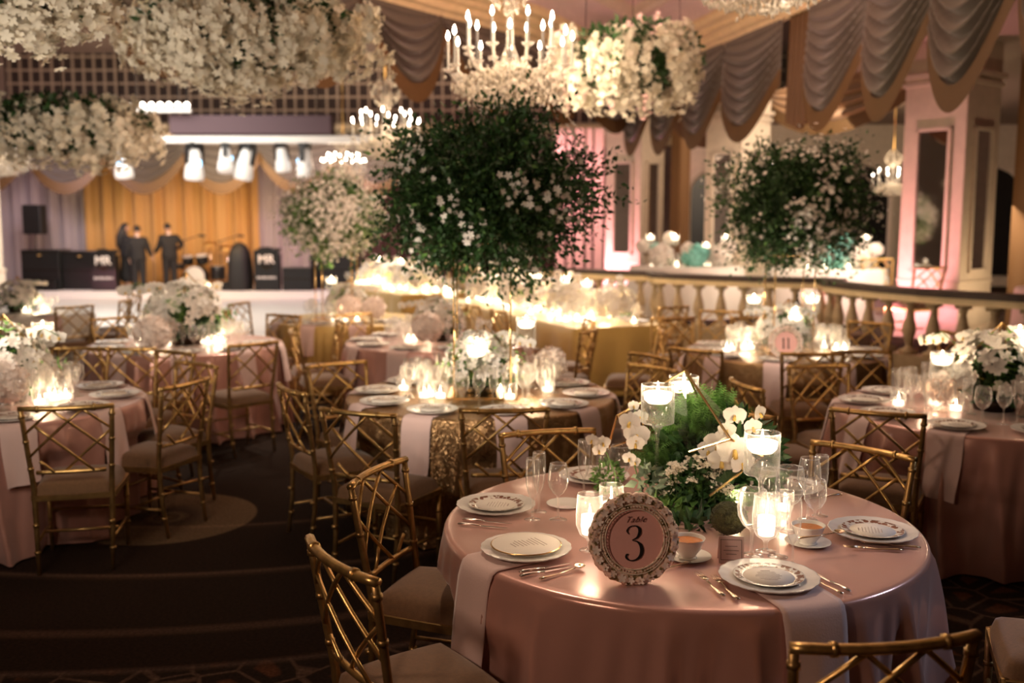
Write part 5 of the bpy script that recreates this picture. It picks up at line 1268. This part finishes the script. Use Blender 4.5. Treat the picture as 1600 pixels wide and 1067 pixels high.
# mezzanine tables
MT = [((2.7, 15.4), 'between the two farthest columns'), ((4.62, 14.7), 'behind the smaller green tree'), ((8.3, 14.0), 'at the right edge behind the drape')]
for i, (c, lab) in enumerate(MT):
    z = MZ+.76
    mb = MB(); N = 60; vs = []
    for t, r in ((0, .0), (0, .85), (.02, .87), (1, .98)):
        for j in range(N): q = 2*PI*j/N; rr = r*(1+.03*t*math.sin(q*14)); vs.append((rr*math.cos(q), rr*math.sin(q), z-.74*t))
    o = MB().add(vs, [(a*N+j, a*N+(j+1) % N, (a+1)*N+(j+1) % N, (a+1)*N+j) for a in range(3) for j in range(N)]).build('tablecloth', 'whitecloth', loc=(c[0], c[1], 0)); tag(o, 'white tablecloth on the raised terrace '+lab, 'tablecloth')
    cluster(c, 12, .55, .35, 0, 'on the terrace table '+lab, z=z, nv=7, power=3)
    for s, m_ in ((-.4, 'petal'), (.1, 'petal_teal'), (.5, 'petal')):
        o = empty('flower_arrangement', (c[0]+s, c[1]-.1, z)); flowerhead(o, (0, 0, .16), .17, m_, 90, 'flower_head')
        leafball('foliage', 'leaf_mid', o, (0, 0, .08), (.16, .16, .1), 80, (.04, .08), -.1)
        tag(o, '%s %s, %s' % ('sea green flower head' if m_ == 'petal_teal' else 'white flower head', lab, 'left' if s < 0 else 'middle' if s < .3 else 'right'), 'flower arrangement')
    for k in range(7):
        o = empty('flower_arrangement', (c[0]-.66+k*.22, c[1]+rnd.uniform(-.3, .3), z)); hh = rnd.uniform(.12, .42)
        MB().tube([(0, 0, 0), (0, 0, hh)], [.03, .02], 8).build('slim_vase', 'glass', o); flowerhead(o, (0, 0, hh+.05), .09, 'petal_teal' if k % 3 == 1 else 'petal', 60, 'flower_head')
        tag(o, '%s flowers, %s of seven slim vases, %s' % ('sea green' if k % 3 == 1 else 'white', ['leftmost', 'second', 'third', 'fourth', 'fifth', 'sixth', 'rightmost'][k], lab), 'flower arrangement')
    fl(c, -.55, .1, 'left floating candle glass '+lab, z=z); fl(c, .6, .0, 'right floating candle glass '+lab, z=z)
    fl(c, -.15, .2, 'middle floating candle glass '+lab, z=z); fl(c, .35, .25, 'short floating candle glass '+lab, True, z=z)
for x, y, a, lab in ((4.75, 11.75, 20, 'gold chair back just above the handrail before the big column'), (6.4, 11.2, -30, 'gold chair back above the handrail at the right edge'), (5.2, 13.9, 180, 'gold chair behind the handrail left of the big column')):
    place('chair', CHAIR, (x, y, MZ), math.radians(a), lab, 'chair')
# rose ball, place on terrace at right edge
rose_vase(5.55, 10.3, .15, 'dusky rose ball at the right edge on the terrace', z=MZ+.76, mat='petal_pink')
o = MB().lathe([(.001, .76), (.5, .76), (.52, .74), (.56, .02)], 40).build('tablecloth', 'napkin', loc=(5.75, 10.2, MZ)); tag(o, 'pale cloth of the terrace table at the right picture edge', 'tablecloth')
# champagne bucket on stand by the middle rail
root = empty('champagne_bucket', (3.30, 11.55, 0))
MB().lathe([(.15, 0), (.02, .03), (.02, .62), (.12, .66), (.14, .90), (.145, .92), (.135, .92), (.12, .68), (.001, .67)], 28).build('bucket_on_stand', 'silver', root)
MB().lathe([(.02, .80), (.035, .82), (.035, .95), (.014, 1.0), (.014, 1.06), (.001, 1.06)], 14, c=(.03, 0, 0)).build('bottle', 'darkvase', root); tag(root, 'silver champagne bucket on a stand before the balustrade, right of the table with number 11', 'bucket')
o = bevel(MB().box((0, 0, .36), (.62, .5, .72)).build('service_stand', 'paneldark', loc=(3.45, 10.55, 0), smooth=False), .02); tag(o, 'dusky cloth covered side stand before the champagne bucket', 'stand')

# ================================================================== stage equipment
SZ = .18
def lbl(root, text, x, y, z, size, mat='paper', extr=.002):
    fc = bpy.data.curves.new('lettering', 'FONT'); fc.body = text; fc.size = size; fc.align_x = 'CENTER'; fc.extrude = extr; fc.offset = size*.015
    o = textmesh(fc); o.parent = root; o.location = (x, y, z); o.rotation_euler = (PI/2, 0, 0); o.data.materials.append(M[mat]); return o
def music_stand(px, w, h, label):
    p = at(px, 400, Y=25.0); root = empty('bandstand_front', (p.x, 25.0, SZ))
    pts = [(-w/2, 0), (w/2, 0), (w/2, h*.93), (w*.3, h*.93), (w*.18, h), (-w*.18, h), (-w*.3, h*.93), (-w/2, h*.93)]
    n = len(pts); MB().add([(x, -.03, z) for x, z in pts]+[(x, .03, z) for x, z in pts], [tuple(range(n)), tuple(range(n, 2*n))[::-1]]+[(i, i+n, (i+1) % n+n, (i+1) % n) for i in range(n)]).build('front_panel', 'blackgloss', root, smooth=False)
    MB().box((0, .2, h*.9), (w*.95, .36, .02), rx=.35).build('music_desk', 'black', root, smooth=False)
    for s in (-1, 1): MB().box((s*w*.46, .16, h*.42), (.02, .3, h*.84)).build('side_panel', 'black', root, smooth=False)
    lbl(root, 'MR', 0, -.036, h*.63, .30); m = MB()
    # little crest under the initials
    m.add([(-.2, -.034, h*.58), (.2, -.034, h*.58), (.13, -.034, h*.52), (0, -.034, h*.46), (-.13, -.034, h*.52)], [(0, 4, 3, 2, 1)]); m.build('crest', 'darkvase', root, smooth=False)
    # fine line of type, too small to read in the photo
    m = MB()
    for k in range(9): m.box((-.22+k*.055, -.034, h*.30), (.034, .004, .05 if k % 3 else .065))
    m.build('small_lettering', 'offwhite', root, smooth=False)
    tag(root, label, 'music stand'); return root
music_stand(161, .60, 1.05, 'black bandstand front with white MR initials, left of the three people')
music_stand(416, .62, 1.10, 'black bandstand front with white MR initials, right of the drum kit')
def case(px0, px1, py, Y, d, label, name='equipment_case', cat='case', knobs=0, mat='blackgloss'):
    a = at(px0, 400, Y=Y).x; b = at(px1, 400, Y=Y).x; h = at(400, py, Y=Y).z-SZ; root = empty(name, ((a+b)/2, Y+d/2, SZ))
    bevel(MB().box((0, 0, h/2), (b-a, d, h)).build('body', mat, root, smooth=False), .02)
    m = MB(); m.box((0, -d/2-.006, h*.5), ((b-a)*.98, .012, .02)); m.box((0, -d/2-.006, h*.94), ((b-a)*.98, .012, .02)); m.build('edge_strips', 'darkvase', root, smooth=False)
    for k in range(knobs): MB().lathe([(.001, 0), (.05, 0), (.05, .03), (.001, .03)], 14).build('latch', 'gold', root, loc=((k-(knobs-1)/2)*(b-a)/knobs, -d/2-.03, h*.85))
    tag(root, label, cat); return root
case(32, 92, 390, 25.1, .7, 'black stage desk at the far left, behind the loudspeaker pole', knobs=1)
case(93, 156, 392, 25.3, .7, 'black stage desk left of the MR stand', knobs=1)
case(34, 84, 438, 24.9, .15, 'low black monitor box before the left stage desk', 'stage_monitor', 'loudspeaker')
case(345, 382, 440, 24.95, .3, 'black monitor box between drum kit and right MR stand', 'stage_monitor', 'loudspeaker')
case(440, 486, 418, 25.0, .5, 'black stage case right of the right MR stand')
case(484, 560, 392, 25.6, .8, 'tall black stage case under the white flowered tree')
case(236, 262, 452, 24.9, .25, 'small black floor monitor before the two suited people', 'stage_monitor', 'loudspeaker')
# covered instrument
root = MB().lathe([(.30, 0), (.33, .3), (.30, .7), (.26, .95), (.18, 1.12), (.07, 1.2), (.001, 1.21)], 24, wob=lambda q, i: .05*math.sin(q*5)).build('covered_instrument', 'black', loc=(at(374, 400, Y=25.2).x, 25.2, SZ)); tag(root, 'black cloth covered upright instrument left of the right MR stand', 'instrument')
# loudspeaker on pole
p = at(54, 340, Y=25.9); root = empty('pole_loudspeaker', (p.x, 25.9, SZ))
zt = at(54, 320, Y=25.9).z-SZ; zb = at(54, 366, Y=25.9).z-SZ
bevel(MB().box((0, 0, (zt+zb)/2), (.48, .38, zt-zb)).build('cabinet', 'black', root, smooth=False), .03); MB().box((0, -.195, (zt+zb)/2), (.42, .01, (zt-zb)*.9)).build('grille', 'blackgloss', root, smooth=False)
MB().tube([(0, 0, .0), (0, 0, zb)], .02, 8).build('pole', 'black', root)
for k in range(3): a = 2*PI*k/3; MB().tube([(0, 0, .55), (.45*math.cos(a), .45*math.sin(a), .0)], .014, 6).build('tripod_leg', 'black', root)
tag(root, 'black loudspeaker on a pole in front of the lilac curtain', 'loudspeaker')
# drum kit
p = at(308, 440, Y=26.2); root = empty('drum_kit', (p.x, 26.2, SZ))
def drum(c, r, h, rx=0, mat='offwhite', name='drum'):
    o = MB().lathe([(.001, -h/2), (r*.97, -h/2), (r, -h/2+.01), (r, h/2-.01), (r*.97, h/2), (.001, h/2)], 28).build(name, 'blackgloss', root, loc=c); o.rotation_euler = (rx, 0, 0)
    MB().lathe([(.001, h/2+.002), (r*.95, h/2+.002)], 28).build('drum_head', mat, o); return o
drum((0, 0, .30), .28, .4, PI/2, 'offwhite', 'bass_drum'); drum((-.25, .1, .72), .15, .2, .3); drum((.12, .1, .74), .16, .22, .3); drum((.5, .2, .38), .2, .36); drum((-.55, .2, .55), .18, .14)
for x, z, s in ((-.7, 1.0, .2), (.75, 1.05, .24), (.3, 1.15, .2)):
    c_ = MB().lathe([(.001, .02), (s*.3, .012), (s, 0), (s*.98, -.003), (.001, .014)], 28).build('cymbal', 'gold', root, loc=(x, .25, z)); c_.rotation_euler = (.25, .1, 0)
    MB().tube([(x, .25, z), (x, .3, 0)], .012, 6).build('cymbal_stand', 'silver', root)
tag(root, 'drum kit on the stage between the people and the covered instrument', 'drum kit')
for px, lab in ((285, 'left of the drum kit'), (345, 'right of the drum kit')):
    p = at(px, 400, Y=25.5); root = empty('microphone_stand', (p.x, 25.5, SZ)); MB().lathe([(.001, .02), (.13, .02), (.14, 0)], 20).build('base', 'black', root)
    MB().tube([(0, 0, 0), (0, 0, 1.25)], .012, 6).build('pole', 'black', root); MB().tube([(-.1, 0, 1.2), (.45, 0, 1.38)], .012, 6).build('boom', 'black', root); MB().tube([(.45, 0, 1.38), (.6, 0, 1.36)], .03, 10).build('microphone', 'black', root)
    tag(root, 'black microphone stand with boom '+lab, 'microphone stand')
# truss with moving lamps
TY = 22.3
def tx(px): return at(px, 200, Y=TY).x
root = empty('lighting_truss', (tx(395), TY, 3.95))
zt = at(400, 181, Y=TY).z; zb = at(400, 211, Y=TY).z; w_ = tx(520)-tx(268)
bevel(MB().box((0, 0, (zt+zb)/2-3.95), (w_, .45, zt-zb)).build('fabric_cover', 'truss', root, smooth=False), .04)
z1 = at(400, 213, Y=TY).z-3.95; z2 = at(400, 224, Y=TY).z-3.95; MB().box(((tx(165)+tx(600))/2-tx(395), .0, (z1+z2)/2), (tx(600)-tx(165), .3, z1-z2)).build('white_rail', 'offwhite', root, smooth=False)
for s in (-1, 1): MB().tube([(s*w_*.4, 0, zt-3.95), (s*w_*.4, 0, 2.55)], .015, 6).build('hanging_cable', 'black', root)
tag(root, 'plum fabric covered lighting truss with white rail above the stage', 'truss')
def make_head():
    root = empty('moving_head_lamp')
    bevel(MB().box((0, 0, -.06), (.26, .22, .12)).build('base_box', 'black', root, smooth=False), .02)
    m = MB(); m.box((-.17, 0, -.24), (.03, .10, .34)); m.box((.17, 0, -.24), (.03, .10, .34)); m.box((0, 0, -.09), (.36, .10, .03)); m.build('yoke', 'black', root, smooth=False)
    h = MB().lathe([(.001, -.02), (.08, -.03), (.12, -.10), (.14, -.25), (.175, -.42), (.19, -.55), (.17, -.62), (.001, -.64)], 24).build('lamp_head', 'headglow', root, loc=(0, 0, -.1))
    MB().box((0, -.15, -.30), (.09, .02, .1)).build('blue_lens', 'bluelens', h, smooth=False); return root
M['headglow'] = pmat('lit_lamp_housing', (.75, .73, .70), .35, emit=(1, .93, .84), estr=.10)
HEAD = make_head(); zr = 3.95+z2
for i, (px, a, lab) in enumerate(((186, -.1, 'leftmost moving lamp, partly behind the flower cloud'), (303, .05, 'second moving lamp from the left'), (351, .3, 'third moving lamp from the left, tilted'), (388, -.25, 'fourth moving lamp, long and tilted'), (437, .1, 'fifth moving lamp, darker inside'), (476, -.05, 'rightmost moving lamp above the tree'))):
    o = place('head', HEAD, (tx(px), TY, zr+.02), 0, lab+' under the white rail', 'stage lamp', None, (1.1, 1.15, .95, 1.15, .9, 1.05)[i]); o.rotation_euler = (0, a, i*.9)
for i, px in enumerate((186, 303, 388, 476)): point('stage_lamp_light', (tx(px), TY-.6, 2.7), 1, (1, .92, .82), .1)
# bulb bar
root = empty('bulb_bar', (tx(255), TY-.4, at(255, 176, Y=TY).z)); MB().box((0, 0, 0), (tx(308)-tx(200), .12, .08)).build('bar', 'offwhite', root, smooth=False)
for k in range(8):
    x = (k-3.5)/8*(tx(308)-tx(200)); MB().lathe([(.001, .04), (.03, .05), (.058, .10), (.056, .14), (.03, .17), (.001, .18)], 16, c=(x, 0, 0)).build('bulb', 'stagebulb', root)
MB().tube([(-.4, 0, 0), (-.4, 0, 6.5-root.location.z)], .012, 6).build('hanger', 'black', root); MB().tube([(.5, 0, 0), (.5, 0, 6.5-root.location.z)], .012, 6).build('hanger', 'black', root)
tag(root, 'row of round glowing bulbs on a white bar above the truss', 'stage lamp')

# ================================================================== people on the stage
def skinobj(name, verts, edges, rad, mat, parent=None, sub=2, root_i=0):
    me = bpy.data.meshes.new(name); me.from_pydata(verts, edges, []); o = bpy.data.objects.new(name, me); COL.objects.link(o)
    m = o.modifiers.new('skin', 'SKIN'); m.use_smooth_shade = True; sv = me.skin_vertices[0].data
    for i, r in enumerate(rad): sv[i].radius = (r, r) if not hasattr(r, '__len__') else r
    sv[root_i].use_root = True; s = o.modifiers.new('sub', 'SUBSURF'); s.levels = sub; s.render_levels = sub
    me.materials.append(M[mat]); me.update()
    if parent: o.parent = parent
    return o
def person(loc, rz, label, pose='stand', h=1.72, longhair=False, coat=False, larm=None, rarm=None, headturn=0.0):
    k = h/1.75; V = []; E_ = []; R = []
    def v(x, y, z, r): V.append((x*k, y*k, z*k)); R.append(tuple(q*k for q in r) if hasattr(r, '__len__') else r*k); return len(V)-1
    def e(a, b): E_.append((a, b))
    # faces +y
    pel = v(0, 0, .95, (.15, .11)); wa = v(0, 0, 1.10, (.13, .10)); ch = v(0, 0, 1.30, (.165, .115)); nb = v(0, -.01, 1.45, (.085, .07)); nk = v(0, 0, 1.52, .052)
    hx = .03*math.sin(headturn); hd0 = v(hx*.5, .015, 1.59, .065); hd = v(hx, .02, 1.67, (.078, .094)); ht = v(hx, .01, 1.735, .055)
    for a, b in ((pel, wa), (wa, ch), (ch, nb), (nb, nk), (nk, hd0), (hd0, hd), (hd, ht)): e(a, b)
    arms = {}
    for s, tgt in ((-1, larm), (1, rarm)):
        sh = v(s*.19, 0, 1.42, .058); el_, wr_ = tgt or ((s*.26, -.02, 1.14), (s*.25, .06, .88)); el = v(*el_, .042); wr = v(*wr_, .027); d = (Vector(wr_)-Vector(el_)).normalized()
        e(ch, sh); e(sh, el); e(el, wr); pm = Vector(wr_)+d*.055; pa = v(*pm, (.036, .018)); e(wr, pa)
        sx_ = Vector((0, 1, 0)) if abs(d.y) < .8 else Vector((1, 0, 0)); side = d.cross(sx_).cross(d).normalized()
        for f_, (off, ln) in enumerate(((-.028, .075), (-.010, .085), (.010, .08), (.027, .062))):
            a0 = pm+side*off+d*.03; a1 = a0+d*ln*.5; a2 = a0+d*ln+Vector((-s*.012, 0, 0)); i0 = v(*a0, .010); i1 = v(*a1, .0085); i2 = v(*a2, .007); e(pa, i0); e(i0, i1); e(i1, i2)
        t0 = Vector(wr_)+d*.03+side*.035; t1 = t0+d*.045+side*.02; i0 = v(*t0, .011); i1 = v(*t1, .008); e(pa, i0); e(i0, i1); arms[s] = (el_, wr_)
    legs = {}
    for s in (-1, 1):
        hp_ = v(s*.09, 0, .88, .092); kn = v(s*.10, .02, .48, .058); an = v(s*.11, -.01, .09, .036); to = v(s*.12, .13, .03, (.035, .022)); e(pel, hp_); e(hp_, kn); e(kn, an); e(an, to)
    body = skinobj('person', V, E_, R, 'skin'); body.location = loc; body.rotation_euler = (0, 0, rz)
    # jacket
    V, E_, R = [], [], []
    a = v(0, 0, .78, (.25, .19)); b = v(0, 0, .95, (.235, .175)); c = v(0, 0, 1.12, (.205, .16)); d = v(0, 0, 1.32, (.25, .17)); f = v(0, -.01, 1.44, (.14, .10)); e(a, b); e(b, c); e(c, d); e(d, f)
    for s in (-1, 1):
        sh = v(s*.205, 0, 1.40, .092); el = v(*arms[s][0], .074); wr = v(*(Vector(arms[s][1])), .052); e(d, sh); e(sh, el); e(el, wr)
    skinobj('jacket', V, E_, R, 'suit', body)
    V, E_, R = [], [], []
    a = v(0, 0, .95, (.16, .125))
    for s in (-1, 1):
        h1 = v(s*.09, 0, .85, .13); kn = v(s*.10, .02, .48, .095); an = v(s*.11, -.01, .07, .078); e(a, h1); e(h1, kn); e(kn, an)
    if coat:
        V, E_, R = [], [], []; a = v(0, 0, .15, (.26, .22)); b = v(0, 0, .6, (.22, .18)); c = v(0, 0, 1.0, (.17, .14)); e(a, b); e(b, c); skinobj('long_skirt', V, E_, R, 'suit', body)
    else: skinobj('trousers', V, E_, R, 'suit', body)
    for s in (-1, 1):
        m = MB(); m.tube([(s*.112*k, -.07*k, .045*k), (s*.115*k, .02*k, .045*k), (s*.12*k, .12*k, .035*k), (s*.124*k, .17*k, .025*k)], [.036*k, .042*k, .042*k, .02*k], 10, flat=.9); m.build('shoe', 'blackgloss', body)
    MB().lathe([(.062*k, 1.455*k), (.060*k, 1.51*k), (.054*k, 1.515*k)], 18, c=(0, -.002, 0)).build('shirt_collar', 'shirt', body)
    # face
    cy, cz = .02*k, 1.66*k
    for s in (-1, 1):
        MB().lathe([(.001, -.011*k), (.011*k, 0), (.001, .011*k)], 10, c=(s*.032*k+hx, cy+.088*k, cz+.01*k)).build('eye', 'shirt', body); MB().tube([(s*.080*k+hx, cy, cz+.025*k), (s*.088*k+hx, cy-.012*k, cz), (s*.080*k+hx, cy, cz-.03*k)], .012*k, 8).build('ear', 'skin', body)
    MB().tube([(hx, cy+.09*k, cz+.015*k), (hx, cy+.11*k, cz-.02*k), (hx, cy+.088*k, cz-.028*k)], [.008*k, .014*k, .009*k], 8).build('nose', 'skin', body)
    MB().tube([(hx-.022*k, cy+.082*k, cz-.05*k), (hx, cy+.09*k, cz-.052*k), (hx+.022*k, cy+.082*k, cz-.05*k)], .006*k, 6).build('mouth', 'pinkwood', body)
    # hair cap
    def hair(u, v_):
        th = u*2*PI; ph = v_*PI*(.62 if not longhair else .66); r = .100*k
        x = r*.92*math.sin(ph)*math.cos(th); y = r*1.08*math.sin(ph)*math.sin(th); z = r*1.12*math.cos(ph)
        if y > 0 and z < .045*k: y *= .55; z = max(z, .03*k)
        return (x+hx, y+cy-.012*k, z+cz+.02*k)
    MB().grid(hair, 24, 14).build('hair', 'hair', body)
    if longhair: MB().tube([(0, -.02*k, 1.72*k), (0, -.05*k, 1.58*k), (0, -.09*k, 1.40*k), (0, -.10*k, 1.18*k), (0, -.09*k, 1.05*k)], [.085*k, .12*k, .15*k, .14*k, .07*k], 14, flat=.6).build('long_hair', 'hair', body)
    tag(body, label, 'person'); return body
PY = 25.1
def pxp(px): return at(px, 400, Y=PY).x
person((pxp(184), PY+.55, SZ), math.radians(-60), 'person in long black outfit with long dark hair, leftmost of three on stage', h=1.66, longhair=True, coat=True, larm=((-.24, .06, 1.16), (-.14, .22, 1.05)))
person((pxp(216), PY, SZ), math.radians(8), 'person in a black suit seen from behind, middle of the three on the stage', h=1.60, rarm=((.27, .02, 1.14), (.34, .10, .92)))
person((pxp(256), PY+.42, SZ), math.radians(28), 'person in a black suit with bent right elbow, rightmost of three on the stage', h=1.66, larm=((-.26, .05, 1.14), (-.36, .16, .98)), rarm=((.34, -.06, 1.18), (.20, .12, 1.10)), headturn=-1)
for o in (): pass
# dark hat-like figure on the terrace
person((5.3, 16.2, MZ), math.radians(160), 'person with dark hair and dark clothes on the terrace left of the big column', h=1.62)
